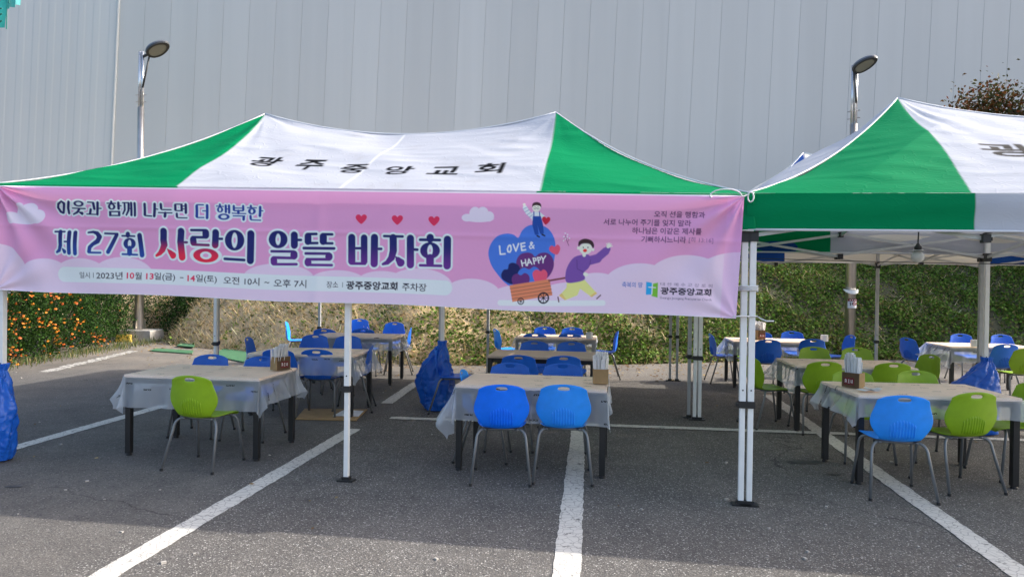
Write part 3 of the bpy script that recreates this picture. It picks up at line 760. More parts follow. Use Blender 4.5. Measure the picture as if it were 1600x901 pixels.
    for (sx, ty) in ((0, 0), (1, 0), (0, 1), (1, 1)):
        def f(k, sx=sx, ty=ty):
            s_ = k * W / 4; t_ = k * D / 2
            if sx: s_ = W - s_
            if ty: t_ = D - t_
            e = E * (1 - k)
            return (s_ + (e if sx else -e), t_ + (e if ty else -e), Z(min(max(s_, 0), W), min(max(t_, 0), D)) + 0.004)
        mb.tube(path(f), 0.007, 6)
    mb.tube(path(lambda k: (W / 4 + k * W / 2, D / 2, Z(W / 4 + k * W / 2, D / 2) + 0.004)), 0.009, 6)
    zb = lambda s: ze0 + (ze1 - ze0) * min(max(s / W, 0), 1) - vh - 0.003
    for y_ in (-E - 0.008, D + E + 0.008): mb.tube([(-E + (W + 2 * E) * k / 24, y_, zb((W) * k / 24)) for k in range(25)], 0.009, 5)
    mb.build('edge_tape', M['piping'], root, smooth=True)
    # legs
    for (s_, t_) in ((0, 0), (W / 2 + (0.06 if seed == 1 else 0), 0), (W, 0), (0, D), (W / 2, D), (W, D)):
        ze = ze0 + (ze1 - ze0) * s_ / W
        mb = MB(); mb.box((s_, t_, (0.74 + ze) / 2), (0.044, 0.044, ze - 0.74)); mb.box((s_, t_, 0.38), (0.038, 0.038, 0.75))
        pm = M[pole_mat] if isinstance(pole_mat, str) else pole_mat
        lg = mb.build('leg', pm, root, bevel=0.003)
        mb = MB(); mb.box((s_, t_, 0.735), (0.058, 0.058, 0.05)); mb.box((s_ - 0.038, t_ - 0.01, 0.735), (0.02, 0.03, 0.022)); mb.build('clamp', M['black'], lg); mb = MB(); mb.tube([(s_, t_ - 0.024, 0.84), (s_, t_ - 0.019, 0.84)], 0.006, 8); mb.build('snap_button', M['black'], lg)
        mb = MB(); mb.box((s_, t_, 0.007), (0.13, 0.085, 0.012)); mb.box((s_, t_, 0.022), (0.06, 0.056, 0.03)); mb.build('foot_plate', M['black'], lg)
        mb = MB(); mb.box((s_, t_, ze - 0.07), (0.07, 0.07, 0.09)); mb.build('bracket', M['black'], lg); mb = MB(); mb.box((s_, t_, ze - 0.30), (0.066, 0.066, 0.09)); mb.build('bracket', M['black'], lg)
    # scissor trusses
    def scissor(a, b, za, zb_, n_):
        mb = MB(); a = Vector((*a, 0)); b = Vector((*b, 0))
        for i in range(n_):
            p = a + (b - a) * (i / n_); q = a + (b - a) * ((i + 1) / n_); off_ = Vector((0, 0, 0)); nrm = (b - a).normalized().cross(Vector((0, 0, 1))) * 0.012
            lo, hi = -0.30, -0.05
            pz, qz = za, zb_
            mb.bar(p + nrm + Vector((0, 0, pz + (lo if i % 2 == 0 else lo))), q + nrm + Vector((0, 0, qz + hi)), 0.014, 0.028, 0)
            mb.bar(p - nrm + Vector((0, 0, pz + hi)), q - nrm + Vector((0, 0, qz + lo)), 0.014, 0.028, 0)
            c = (p + q) / 2 + Vector((0, 0, (pz + qz) / 2 + (lo + hi) / 2)); mb.box(c, (0.03, 0.03, 0.03), None, 1)
            for zz in (lo, hi):
                mb.box(q + Vector((0, 0, qz + zz)), (0.05, 0.05, 0.06), None, 1)
        mb.build('scissor_truss', [M['bar'], M['black']], root)
    zl, zr, zm = ze0, ze1, (ze0 + ze1) / 2
    scissor((0, 0), (W / 2, 0), zl, zm, 2); scissor((W / 2, 0), (W, 0), zm, zr, 2)
    scissor((0, D), (W / 2, D), zl, zm, 2); scissor((W / 2, D), (W, D), zm, zr, 2)
    scissor((0, 0), (0, D), zl, zl, 2); scissor((W / 2, 0), (W / 2, D), zm, zm, 2); scissor((W, 0), (W, D), zr, zr, 2)
    for sp in (W / 4, 3 * W / 4):
        zz = zl if sp < W / 2 else zr
        mb = MB(); pk = Z(sp, D / 2) - 0.03
        mb.box((sp, D / 2, (pk + zm + 0.05) / 2), (0.03, 0.03, pk - zm - 0.05)); mb.build('peak_post', M['bar'], root)
        mb = MB()
        for (x_, y_) in ((sp, 0.02), (sp, D - 0.02), (0.03 if sp < W / 2 else W - 0.03, D / 2), (W / 2, D / 2)):
            mb.bar((x_, y_, zm - 0.06), (sp, D / 2, zm + 0.25), 0.014, 0.026)
            mb.bar((x_, y_, zm - 0.06), (sp, D / 2, pk - 0.12), 0.012, 0.022)
        mb.build('peak_brace', M['bar'], root)
    return root

def roof_text_left(cv):
    dk = (0.008, 0.008, 0.009)
    for ch, x0, x1, y0, y1 in (('광', 392, 446, 241, 261), ('주', 462, 514, 243, 263), ('중', 529, 581, 249.5, 266), ('앙', 600, 650, 252.5, 269), ('교', 668, 721, 252, 268), ('회', 740, 789, 248, 267.5)):
        y0 -= 6; y1 -= 6; ym = (y0 + y1) / 2
        ua, va = cv.to_uv(x0 + (6 if x0 < 600 else 3), ym); ub, _ = cv.to_uv(x1 - (5 if x0 < 600 else 3), ym)
        _, v0 = cv.to_uv((x0 + x1) / 2, y0); _, v1 = cv.to_uv((x0 + x1) / 2, y1)
        cv.text(ch, (ua, ub, v0, v1), dk, bold=0.03, alpha=1.0)
def roof_text_right(cv):
    dk = (0.05, 0.045, 0.036)
    g = (ROOF_U[1] - ROOF_U[0])
    for i, ch in enumerate('광주중앙교회'):
        u0 = ROOF_U[0] + i * g * 1.0
        cv.text(ch, (u0, u0 + 0.40, ROOF_U[2], ROOF_U[3]), dk, bold=0.03, alpha=0.96)
ROOF_U = (1.81, 2.37, 0.99, 1.26)

ZE0, ZE1 = 2.385, 2.26
T1 = make_tent('canopy_tent', 'green and white tent with pink banner along its front, white roof lettered in black', P0, TW, TD, ZE0, ZE1, 0.99, WHITE, GREEN, WHITE, roof_text_left, cell=0.0125, seed=1)
O2 = P0 + UV_ * (TW + 0.058)
T2 = make_tent('canopy_tent', 'green and white tent at right without a banner, bulb hanging under it', O2, TW, TD, 2.265, 2.23, 1.08, WHITE, GREEN, WHITE, roof_text_right, cell=0.0125, seed=4)
O3 = P0 + VV_ * (TD + 0.12) - UV_ * 0.055
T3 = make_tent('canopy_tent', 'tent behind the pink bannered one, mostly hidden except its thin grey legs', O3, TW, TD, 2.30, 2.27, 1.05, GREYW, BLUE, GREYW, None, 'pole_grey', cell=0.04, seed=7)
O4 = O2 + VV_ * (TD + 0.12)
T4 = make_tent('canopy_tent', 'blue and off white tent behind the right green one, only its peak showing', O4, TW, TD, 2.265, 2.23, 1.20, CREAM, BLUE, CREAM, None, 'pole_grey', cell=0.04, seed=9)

# ------------------------------------------------------------------ banner
BO = P0 - VV_ * 0.115                                          # banner plane, just outside the valance
Bn = VV_
def on_plane(px, py):
    d = ray(px, py); e = Vector((0, 0, EYE)); k = (BO - e).dot(Bn) / d.dot(Bn); p = e + d * k
    return (p - BO).dot(UV_), p.z, p.y
UL = on_plane(-4, 300)[0]
urt, zrt, _ = on_plane(1163, 305.5); urb, zrb, _ = on_plane(1150, 497.5)
ult, zlt, _ = on_plane(0, 290); ulb, zlb, _ = on_plane(0, 452.5)
BL, BH = urt - UL, (zrt - zrb)
def ur(b): return urt + (urb - urt) * b
def top_z(U): return zlt + (zrt - zlt) * (U - ult) / (urt - ult)
def bot_z(U): return zlb + (zrb - zlb) * (U - ulb) / (urb - ulb)
def b_uv(px, py):
    U, Zp, _ = on_plane(px, py); b = (top_z(U) - Zp) / (top_z(U) - bot_z(U)); a = (U - UL) / (ur(b) - UL)
    return a * BL, b * BH
def b_scale(px, py): return on_plane(px, py)[2] / F_PX
PK = 1.46                                                       # printed ink is lighter than it photographs in the shade
def ink(r, g, b): return tuple(min(c * PK * k, 0.92) for c, k in zip(srgb(r, g, b), (1.04, 1.0, 0.90)))
cvb = Canvas(BL, BH, 0.004, ink(200, 142, 188), b_uv, b_scale)
PALE = ink(205, 186, 213); OUT = ink(196, 208, 228); NAVYI = ink(25, 30, 98); BLK = ink(38, 36, 52)
S = lambda w, *p: ('S', w, *p)
Rg = lambda *a: ('R', *a)
El = lambda *a: ('E', *a)
Vw = lambda *p: ('V', list(p))
# cloud bank along the bottom
cl = [El(-8, 427, 57, 47), El(70, 431, 46, 28), El(126, 432, 50, 29), El(192, 433, 54, 31), El(435, 434, 60, 23), El(527, 442, 48, 20), El(597, 442, 42, 18), El(655, 447, 54, 27), El(738, 457, 44, 22),
      El(830, 463, 64, 20), El(900, 462, 60, 22), El(932, 452, 42, 26), El(1000, 447, 57, 35), El(1073, 442, 64, 43), El(1155, 442, 75, 48)]
cvb.paint(cl, PALE)
cvb.paint([('P', [(-30, 425), (100, 420), (240, 425), (300, 432), (383, 431), (490, 431), (570, 437), (700, 441), (770, 451), (860, 452), (960, 440), (1060, 440), (1180, 440), (1180, 520), (-30, 470)])], PALE)
def cloud(pts): cvb.paint([El(*p) for p in pts], ink(207, 196, 217))
cloud([(40, 343, 32, 7), (33, 330, 10, 13), (48, 328, 13, 11), (60, 338, 13, 11), (19, 340, 11, 9)]); cloud([(747, 341, 25, 6), (742, 333, 9, 10), (754, 332, 9, 9), (764, 338, 8, 8), (730, 340, 9, 6)])
HRT = [(0, -0.32), (-0.12, -0.46), (-0.3, -0.5), (-0.46, -0.38), (-0.5, -0.16), (-0.4, 0.08), (-0.2, 0.34), (0, 0.5), (0.2, 0.34), (0.4, 0.08), (0.5, -0.16), (0.46, -0.38), (0.3, -0.5), (0.12, -0.46)]
def heart(cx, cy, w, h, c, rot=0.0):
    ca, sa = math.cos(rot), math.sin(rot)
    cvb.paint([('P', [(cx + x * w * ca - y * h * sa, cy + x * w * sa + y * h * ca) for x, y in smooth_poly(HRT, 4)])], c)
for x_, y_ in ((564, 342.5), (620.5, 344), (678, 345.5)): heart(x_, y_, 17.5, 15, ink(196, 44, 84))
# pill
cvb.paint([S(23.5, 100.5, 427.5, 695, 450)], ink(200, 210, 226))
# headline
def drop(x0, y0, x1, y1, r): return Vw((x0, y0, 1.5), ((x0 + x1) / 2, (y0 + y1) / 2, r * 1.3), (x1, y1, r * 2))
L2a = [S(3, 88.5, 361.5, 102.5, 361.5), S(7, 96.2, 362, 96.2, 383), Vw((96, 383, 7), (94, 390, 6), (89.5, 393, 4)), drop(99, 387.5, 102.6, 392.3, 3.3), S(2.8, 103, 377, 107, 377), S(6.9, 109.4, 362.8, 110, 394.2), S(6.9, 118.4, 363.2, 119.5, 395.2),
       Vw((138, 363, 3), (146, 362.2, 4.2), (152, 364.5, 6.5), (155.6, 370, 8.5), (153, 376.5, 8), (146, 381, 6), (141.5, 386, 6.5), (140.8, 392.5, 6.5)), S(3.2, 140.5, 394.2, 158, 394.7),
       S(3.2, 164, 364.6, 184, 365.4), Vw((182.5, 367, 6.5), (169.5, 393.3, 7)), S(7.6, 200, 366, 200, 368), S(2.8, 191, 368.6, 210.5, 369.4), Rg(202.5, 381, 10.7, 8.9, 3, 5.8), S(8.6, 202.5, 388.5, 202.5, 396), S(3.1, 191.5, 397.3, 214.5, 398.5), S(8.2, 218.4, 368.3, 222, 398.8)]
BLU = ink(28, 66, 150)
cvb.paint(L2a, NAVYI, 3.0, OUT, (BLU, 366, 402))
RED = ink(205, 36, 66)
L2b = [S(11.5, 256.3, 362, 255.8, 375, 256.8, 383), Vw((256.8, 383, 11), (254, 390.5, 10), (250, 396, 7.5), (244.6, 399.8, 4.5)), drop(261.5, 389.5, 270.3, 399.5, 5.4), S(11.5, 283.6, 362, 282.3, 378, 284.6, 402), S(3.8, 289, 379, 292.3, 379),
       S(4, 299.6, 359.8, 321, 359.8), S(11.5, 321.8, 363.6, 321.8, 367.5), S(4.2, 301, 370.8, 321, 371), S(11, 302, 374.5, 302.6, 379), S(4.2, 303, 382.4, 326, 383), S(11.5, 337.3, 363.7, 336.3, 382.3), S(3.9, 343, 373, 347.3, 373), Rg(321.5, 399.2, 21.6, 10.9, 9.6, 5.9)]
cvb.paint(L2b, NAVYI, 3.0, OUT, (RED, 372, 402))
L2c = [Rg(366.5, 375, 16.4, 16, 4.8, 11.8), S(4.4, 351, 404, 381.5, 405.6), S(12, 392, 365.2, 391, 406)]
cvb.paint(L2c, NAVYI, 3.0, OUT)
PUR = ink(92, 42, 130)
L2d = [Rg(434.3, 373.4, 15.7, 13.6, 4.2, 8.8), S(11.8, 459.6, 367, 459.6, 382.2), S(4, 465, 374.3, 470, 374.3), S(4, 424, 391.8, 459, 392.2), S(12, 459, 396.6, 459, 398.8), S(4.4, 427, 401.5, 459, 402.4), S(11, 427.6, 404.8, 427.8, 408.5), S(4.2, 428, 411.9, 463, 412),
       S(11.6, 481, 369, 481, 376.4), S(4.1, 482, 365.2, 494.8, 365.2), S(4.1, 482, 379.4, 496, 379.4), S(11.6, 505, 369.5, 505, 376.6), S(4, 506, 365.7, 519, 366), S(4, 508, 379.8, 519, 380), S(4.5, 474.3, 387, 521.7, 388),
       S(4.3, 477.3, 395.3, 514, 396), S(12, 513.6, 400.3, 513.6, 401.2), S(4.5, 479, 404.5, 514, 404.9), S(11.6, 481, 408, 481, 409.8), S(4.2, 482, 413.2, 518, 414)]
cvb.paint(L2d, NAVYI, 3.0, OUT, (PUR, 376, 416))
L2e = [S(12, 549.2, 371.4, 549.2, 408), S(11, 568.6, 372, 568.6, 408.6), S(4, 553, 388, 566, 388), S(4.6, 550, 411.8, 570, 412.2), S(12, 584.8, 371.6, 584.3, 412.2), S(4.3, 591, 389.2, 595.3, 389.2),
       S(4, 600, 369.2, 629, 369.9), S(12, 614, 372, 614.2, 392), Vw((614.2, 392, 12), (611.5, 403, 11), (605, 410.5, 7.5), (598, 413.2, 4.2)), drop(617.8, 401.5, 625.6, 410.8, 6.5), S(12, 641, 373, 641, 414), S(4.4, 647, 390.3, 651.8, 390.5),
       S(12, 672, 371.5, 672, 373.5), S(4.5, 656.3, 374.8, 687, 375.2), Rg(671.7, 391.8, 16, 13, 4.4, 9.2), S(12.6, 671.7, 403.5, 671.7, 411), S(4.3, 656.2, 415, 689, 415.6), S(12, 699, 374.3, 698.4, 415.2)]
cvb.paint(L2e, NAVYI, 3.0, OUT, (PUR, 378, 418))
# small headline
L1a = [Vw((98, 314.6, 2.6), (92, 319, 4), (90.3, 324, 4.4), (93.5, 330, 4.2), (97, 332.3, 3)), Vw((98, 314.6, 3), (101.6, 318, 4.6), (99.6, 325, 4.4), (98, 331.6, 4.2)), Vw((109.3, 315.7, 4.6), (106.6, 325, 4.6), (106.8, 332.5, 4.4)),
       Rg(124.5, 318.3, 9, 4.6, 4.6, 2.4), S(2, 113.5, 325, 134, 326), Vw((124, 327, 4.2), (120, 331.5, 3.6), (114, 334.3, 2.6)), drop(122.5, 330.8, 128, 333.2, 2.6), S(2.1, 139, 316, 148, 316.5), S(4.6, 147.6, 318.5, 148.4, 326), S(4.4, 142.5, 327.5, 141, 333), S(2, 135.6, 334.3, 150, 335), S(4.6, 154.4, 317, 152.6, 334.6), S(1.9, 156, 325.7, 159.3, 325.8),
       S(4.2, 175.5, 315.6, 175.5, 317), S(2, 169, 317.8, 182, 318), Rg(175.8, 323, 6.6, 5, 2.4, 3), S(4.6, 186.5, 317.4, 186.5, 326), S(1.8, 188, 321.5, 190.6, 322), S(2.2, 172, 330.8, 188, 330.8), S(2.2, 172, 336.8, 188, 337), S(4.4, 173, 331.8, 173, 336), S(4.2, 187, 331.8, 187, 336.2),
       S(2, 193, 317, 202.6, 317), Vw((196, 318.3, 3.4), (196, 328, 3.4), (193, 334.3, 2.8)), Vw((202.4, 318.5, 4), (201.6, 329, 3.8), (198.4, 336, 3)), S(1.8, 203, 326, 205, 326), S(4.2, 206.2, 317.6, 206.2, 336.2), S(4.2, 211.6, 318, 211.6, 336.8),
       S(4.6, 227, 319.3, 227, 335.5), S(2.3, 227.5, 337.2, 237.6, 338), S(4.8, 242.5, 319.4, 241.6, 337.7), S(1.8, 244, 326.8, 247, 327.2), S(4.4, 252, 319.4, 252.2, 325.5), S(2, 253, 327.8, 267.6, 328), S(2, 248, 332.5, 269, 333), S(5, 258.5, 333.5, 258.2, 338.2),
       S(4.4, 274.2, 321, 274.2, 327.5), S(4.2, 284, 321, 284, 328), S(2, 274, 319.3, 285, 319.3), S(2, 275, 329.3, 285, 329.6), S(1.6, 285, 322.3, 290, 322.3), S(1.6, 285, 326.5, 290, 326.7), S(4.6, 290.5, 320, 290.5, 332.3), S(4, 276.4, 334.3, 276.8, 338.5), S(2, 277.5, 340.4, 292.5, 340.8)]
cvb.paint(L1a, ink(30, 28, 88), 2.5, OUT)
L1b = [S(4.8, 307.5, 322, 307.5, 338), S(2, 308, 320, 318, 320.2), S(2, 308, 340, 318.5, 340), S(1.8, 316.5, 329.5, 322, 329.5), S(4.8, 323.6, 321.3, 323.6, 340.3),
       S(3.6, 343.5, 319.7, 343.5, 321), S(1.8, 338, 322, 349, 322.5), Rg(343.5, 327.4, 5.3, 4.5, 1.7, 2.8), S(4, 352.5, 321.4, 352.5, 331), S(1.6, 353, 326.5, 357, 326.5), S(4, 357.6, 321.4, 357.6, 332), Rg(349.5, 338.5, 9.9, 4.9, 5, 2.6),
       S(4, 365, 322, 365, 327.5), S(4, 379.5, 322, 379.5, 327.5), S(1.8, 366, 325, 379, 325), S(2.2, 366, 329, 379, 329), S(4.4, 372, 329.5, 372, 332.5), S(1.8, 362.5, 333, 383.5, 333.6), S(2, 364, 337, 382, 337.3), S(4.4, 380.5, 338.5, 380.5, 342.6),
       S(3.9, 391.5, 321.6, 391.5, 323), S(1.8, 386, 324.3, 400, 324.5), Rg(393, 329.7, 6.6, 5, 2.1, 3), S(4.6, 406, 323.6, 405.6, 336.6), S(1.7, 408, 329, 410.2, 329.2), S(4, 391, 337.3, 391.5, 341.3), S(2, 392, 343.3, 407, 343.8)]
cvb.paint(L1b, ink(28, 56, 140), 2.5, OUT)
# set type
def type_(body, x0, x1, y0, y1, c=BLK, bold=0.0, alpha=1.0, slope=0.036):
    """(x0,y0)-(x1,y1): the picture box of the unsloped word; the line of type runs level on the cloth"""
    ym = (y0 + y1) / 2; u0, va = b_uv(x0, ym); u1, vb = b_uv(x1, ym); um, v0 = b_uv((x0 + x1) / 2, y0); _, v1 = b_uv((x0 + x1) / 2, y1)
    cvb.text(body, (u0, u1, v0, v1), c, bold, alpha)
REDT = ink(196, 44, 84)
# each word is a band: (x0,x1, y centre at the middle, height)
def word(body, x0, x1, yc, h, c=BLK, bold=0.008, alpha=1.0): type_(body, x0, x1, yc - h / 2, yc + h / 2, c, bold, alpha)
word('일시', 124.4, 141, 429.2, 9.6); word('|', 146.3, 147.2, 429.6, 8); word('2023년', 151.3, 192.3, 430.4, 11.6, bold=0.012)
word('10', 198.6, 210.2, 431.2, 9.6, REDT, 0.03); word('월', 211.2, 221.8, 431.8, 11.4, bold=0.012)
word('13', 228.4, 240.3, 432.4, 9.6, REDT, 0.03); word('일(금)', 241.2, 273.5, 433.6, 13.2, bold=0.012)
word('-', 281, 286.5, 434.4, 1.3, bold=0.012); word('14', 292.6, 304.8, 435.2, 9.6, REDT, 0.03); word('일(토)', 306, 338.6, 436.2, 13.2, bold=0.012)
word('오전 10시', 349, 405.2, 438.4, 12, bold=0.012); word('~', 413, 420.4, 440.2, 2.6, bold=0.012); word('오후 7시', 427.6, 478.5, 441.8, 12.4, bold=0.012)
word('장소', 510, 528, 444.4, 10.4); word('|', 534.6, 535.5, 444.8, 8); word('광주중앙교회', 540.5, 621, 447, 13.4, bold=0.034); word('주차장', 628, 666.3, 449.4, 12.4, bold=0.012)
VC = ink(66, 34, 76)
word('오직 선을 행함과', 1022, 1101.7, 335.4, 10, VC, 0.014); word('서로 나누어 주기를 잊지 말라', 943, 1079.8, 348, 10.2, VC, 0.014)
word('하나님은 이같은 제사를', 987.5, 1096, 361.4, 10.2, VC, 0.014); word('기뻐하시느니라', 1002, 1071.6, 374.8, 10.2, VC, 0.016); word('[히 13:16]', 1076, 1114.2, 376, 9.6, ink(130, 84, 130), 0.002)
word('축복의 땅', 972, 1004, 445.4, 8.6, ink(66, 100, 178), 0.012)
word('대 한 예 수 교 장 로 회', 1032, 1113, 445.8, 5.6, ink(120, 96, 130), 0.0); word('광주중앙교회', 1032, 1111.5, 456.4, 11.6, ink(36, 28, 50), 0.034)
word('Gwangju Joongang Presbyterian Church', 1031, 1111.5, 468, 4.8, ink(96, 72, 110), 0.004)
X6 = lambda cx, cy: (920 + cx / 4.744, 310 + cy / 4.744)
cvb.paint([('P', [X6(*p) for p in ((425, 620), (472, 630), (468, 716), (423, 718))])], ink(38, 150, 214))
cvb.paint([('P', [X6(*p) for p in ((474, 636), (513, 627), (510, 740), (464, 726))])], ink(108, 172, 56))
cvb.paint([S(1.5, *X6(472, 630), *X6(467, 714)), S(1.5, *X6(444, 661), *X6(494, 665))], ink(232, 236, 240))
# cart of hearts picture
A5 = lambda *p: [(750 + p[i] / 4.743, 300 + p[i + 1] / 4.743) for i in range(0, len(p), 2)]
def poly(c, *p, smooth=True, alpha=1.0):
    q = A5(*p); cvb.paint([('P', smooth_poly(q, 4) if smooth else q)], c, alpha=alpha)
def stroke(c, w, *p):
    q = A5(*p); cvb.paint([Vw(*[(x, y, w / 4.743) for x, y in q])], c)
def ell(c, cx, cy, rx, ry): (x, y), = A5(cx, cy); cvb.paint([El(x, y, rx / 4.743, ry / 4.743)], c)
stroke(ink(206, 212, 232), 42, 150, 815, 910, 822)
CB = ink(64, 108, 200); CP = ink(92, 44, 112); CN = ink(24, 28, 88); CPK = ink(206, 78, 110); SKIN = ink(226, 206, 200); HAIR = ink(56, 38, 44)
poly(CB, 284, 336, 250, 314, 195, 306, 130, 325, 82, 378, 62, 450, 80, 530, 125, 600, 200, 680, 330, 740, 440, 690, 510, 610, 548, 510, 560, 400, 545, 325, 500, 266, 430, 240, 360, 247, 312, 284)
def ltr(c, w, *strokes):
    for s_ in strokes: stroke(c, w, *s_)
WHT = ink(222, 222, 236)
ltr(WHT, 11, (145, 398, 150, 458, 186, 455), (225, 392, 211, 398, 203, 420, 208, 440, 222, 442, 231, 424, 228, 398, 218, 391), (247, 386, 266, 434, 286, 380), (304, 380, 310, 430, 338, 424), (306, 404, 332, 398), (304, 380, 332, 374))
ltr(WHT, 8, (400, 414, 374, 378, 380, 368, 390, 374, 366, 402, 374, 416, 392, 408, 400, 392))
poly(CP, 408, 476, 386, 454, 350, 445, 300, 458, 270, 505, 276, 570, 320, 640, 400, 700, 470, 655, 515, 615, 542, 565, 547, 515, 528, 470, 490, 446, 440, 452)
ltr(WHT, 8.5, (306, 504, 314, 545), (336, 496, 342, 540), (310, 525, 338, 518), (350, 540, 362, 492, 384, 530), (356, 522, 376, 516), (394, 486, 402, 528), (394, 486, 414, 488, 416, 502, 400, 508), (426, 482, 436, 522), (426, 482, 446, 482, 448, 496, 432, 504), (454, 474, 468, 496), (486, 470, 468, 496, 466, 520))
poly(CN, 205, 566, 214, 532, 245, 520, 286, 540, 300, 590, 282, 652, 242, 678, 198, 664, 163, 638, 157, 604, 176, 572)
poly(CB, 366, 568, 325, 556, 288, 580, 280, 620, 310, 670, 400, 690, 442, 640, 440, 575, 402, 548)
poly(CP, 302, 612, 274, 600, 242, 618, 236, 655, 262, 700, 330, 700, 366, 655, 362, 614, 332, 595)
poly(CPK, 450, 582, 420, 570, 392, 590, 394, 628, 420, 670, 480, 660, 500, 612, 490, 580, 468, 570)
poly(CPK, 551, 403, 532, 394, 512, 414, 524, 440, 570, 462, 592, 430, 592, 402, 574, 387)
poly(ink(200, 122, 92), 218, 686, 515, 640, 537, 760, 240, 808, smooth=False)
for k in range(1, 5): stroke(ink(120, 70, 60), 3.5, 218 + 5 * k, 686 + 25 * k, 515 + 5 * k, 640 + 25 * k)
stroke(ink(112, 60, 60), 13, 512, 652, 650, 630)
for (cx, cy, r) in ((302, 803, 22), (470, 779, 37)):
    (x_, y_), = A5(cx, cy); q = r / 4.743
    cvb.paint([Rg(x_, y_, q * 1.16, q * 1.16, q * 0.86, q * 0.86), El(x_, y_, q * 0.25, q * 0.25)] + [S(q * 0.14, x_, y_, x_ + q * math.cos(a), y_ + q * math.sin(a)) for a in np.arange(8) * math.pi / 4], ink(30, 28, 40))
YEL = ink(228, 204, 132)
poly(YEL, 645, 655, 775, 648, 865, 748, 826, 776, 742, 714, 722, 762, 636, 796, 588, 762, 640, 706, smooth=False)
poly(ink(206, 178, 110), 605, 745, 640, 792, 628, 797, 584, 762, smooth=False); poly(ink(206, 178, 110), 858, 738, 868, 752, 828, 778, 815, 770, smooth=False)
stroke(ink(90, 50, 60), 9, 578, 774, 584, 808); stroke(ink(90, 50, 60), 9, 866, 789, 893, 764)
PU2 = ink(108, 72, 152)
poly(PU2, 770, 462, 700, 480, 655, 535, 634, 600, 640, 664, 700, 668, 776, 646, 770, 596, 806, 560, 824, 500, 806, 466)
stroke(PU2, 66, 806, 508, 870, 492); stroke(PU2, 58, 870, 490, 930, 440); stroke(PU2, 44, 925, 446, 945, 424)
stroke(ink(60, 36, 90), 3, 718, 500, 720, 566, 765, 590); stroke(ink(60, 36, 90), 3, 820, 500, 812, 545)
stroke(SKIN, 26, 950, 404, 958, 398); 
for hx, hy in ((938, 384), (950, 378), (962, 378), (974, 386), (980, 402)): stroke(SKIN, 7, 956, 400, hx, hy)
stroke(SKIN, 26, 778, 606, 788, 610); stroke(SKIN, 26, 772, 452, 772, 466)
ell(SKIN, 783, 418, 47, 42); ell(SKIN, 729, 413, 10, 13); ell(SKIN, 838, 426, 9, 12)
poly(HAIR, 730, 402, 734, 364, 778, 345, 828, 360, 846, 392, 838, 416, 818, 388, 788, 380, 752, 384)
ell(ink(214, 46, 50), 778, 432, 15, 12); ell(ink(40, 26, 30), 766, 410, 4, 5); ell(ink(40, 26, 30), 800, 410, 4, 5)
stroke(ink(120, 50, 90), 4, 658, 395, 640, 350, 636, 318); stroke(ink(120, 50, 90), 3, 648, 370, 662, 346); stroke(ink(120, 50, 90), 3, 640, 350, 622, 336)
for fx, fy in ((632, 304), (650, 314), (622, 330), (664, 342), (620, 358), (634, 346), (646, 330)): ell(ink(236, 226, 236), fx, fy, 5, 5)
STR = ink(200, 214, 230)
stroke(STR, 34, 334, 116, 354, 150, 388, 182); stroke(STR, 26, 440, 160, 470, 186); poly(STR, 388, 146, 446, 146, 450, 210, 384, 210, smooth=False)
for (a_, b_, c_, d_) in ((322, 126, 350, 112), (334, 148, 362, 132), (350, 168, 376, 150), (366, 186, 390, 168)): stroke(ink(60, 96, 160), 3, a_, b_, c_, d_)
DEN = ink(26, 66, 150)
poly(DEN, 392, 178, 452, 178, 468, 240, 474, 306, 446, 308, 428, 250, 436, 314, 408, 316, 388, 240, smooth=False); stroke(DEN, 8, 400, 148, 400, 185); stroke(DEN, 8, 442, 148, 444, 185)
ell(SKIN, 328, 92, 11, 10); ell(SKIN, 419, 116, 31, 30); poly(HAIR, 386, 112, 392, 84, 420, 74, 448, 84, 455, 110, 440, 102, 420, 98, 398, 102)
cvb.paint([Rg(*A5(408, 118)[0], 2.0, 2.0, 1.4, 1.4), Rg(*A5(430, 118)[0], 2.0, 2.0, 1.4, 1.4)], ink(80, 70, 80))
stroke(ink(30, 28, 40), 11, 424, 322, 440, 330); stroke(ink(30, 28, 40), 11, 460, 312, 480, 322)
q_ = A5(490, 212)[0]; heart(q_[0], q_[1], 13, 12.5, ink(180, 30, 60), 0.1)
# hems
Uc, Vc = np.meshgrid(cvb.u, cvb.v)
hem = (Vc < 0.012) | (Vc > BH - 0.006)
cvb.img[hem] = np.array(ink(226, 200, 226))
hr = np.clip((Uc - (BL - 0.115)) / 0.008, 0, 1)[..., None] * 0.35
cvb.img = cvb.img * (1 - hr) + np.array(ink(226, 150, 206)) * hr
a_ = Uc / BL; b_ = Vc / BH; Uw = UL + a_ * (ur(b_) - UL); Zw = top_z(Uw) + (bot_z(Uw) - top_z(Uw)) * b_
def radial(u0, v0, amp, freq, reach):
    r = np.hypot(Uc - u0, Vc - v0); ph = np.arctan2(Vc - v0, np.abs(Uc - u0) + 1e-6)
    return amp * np.exp(-r / reach) * np.clip(r / 0.15, 0, 1) * np.sin(ph * freq)
disp = radial(0, 0, 0.030, 13, 0.75) + radial(BL, 0, 0.020, 12, 0.8) + radial(BL, BH, 0.009, 10, 0.5) + radial(0, BH, 0.014, 11, 0.5)
disp += 0.006 * np.sin(Uc * 1.3 + 0.5) * np.sin(Vc * 2.6 + 0.6) + 0.004 * np.exp(-((Vc - 0.33) / 0.02) ** 2) + 0.006 * np.exp(-((Uc - BL * 0.475) / 0.05) ** 2) + 0.007 * np.sin(Vc * 17 + Uc * 0.6) * np.exp(-((Vc - 0.12) / 0.13) ** 2) * (0.5 + 0.5 * np.sin(Uc * 0.9))
sagb = -0.006 * np.sin(a_ * np.pi * 6)[...] * b_
Wp = np.array(BO)[None, None] + Uw[..., None] * np.array(UV_) + (np.array(VV_) * -1)[None, None] * disp[..., None]
Wp[..., 2] = Zw + sagb
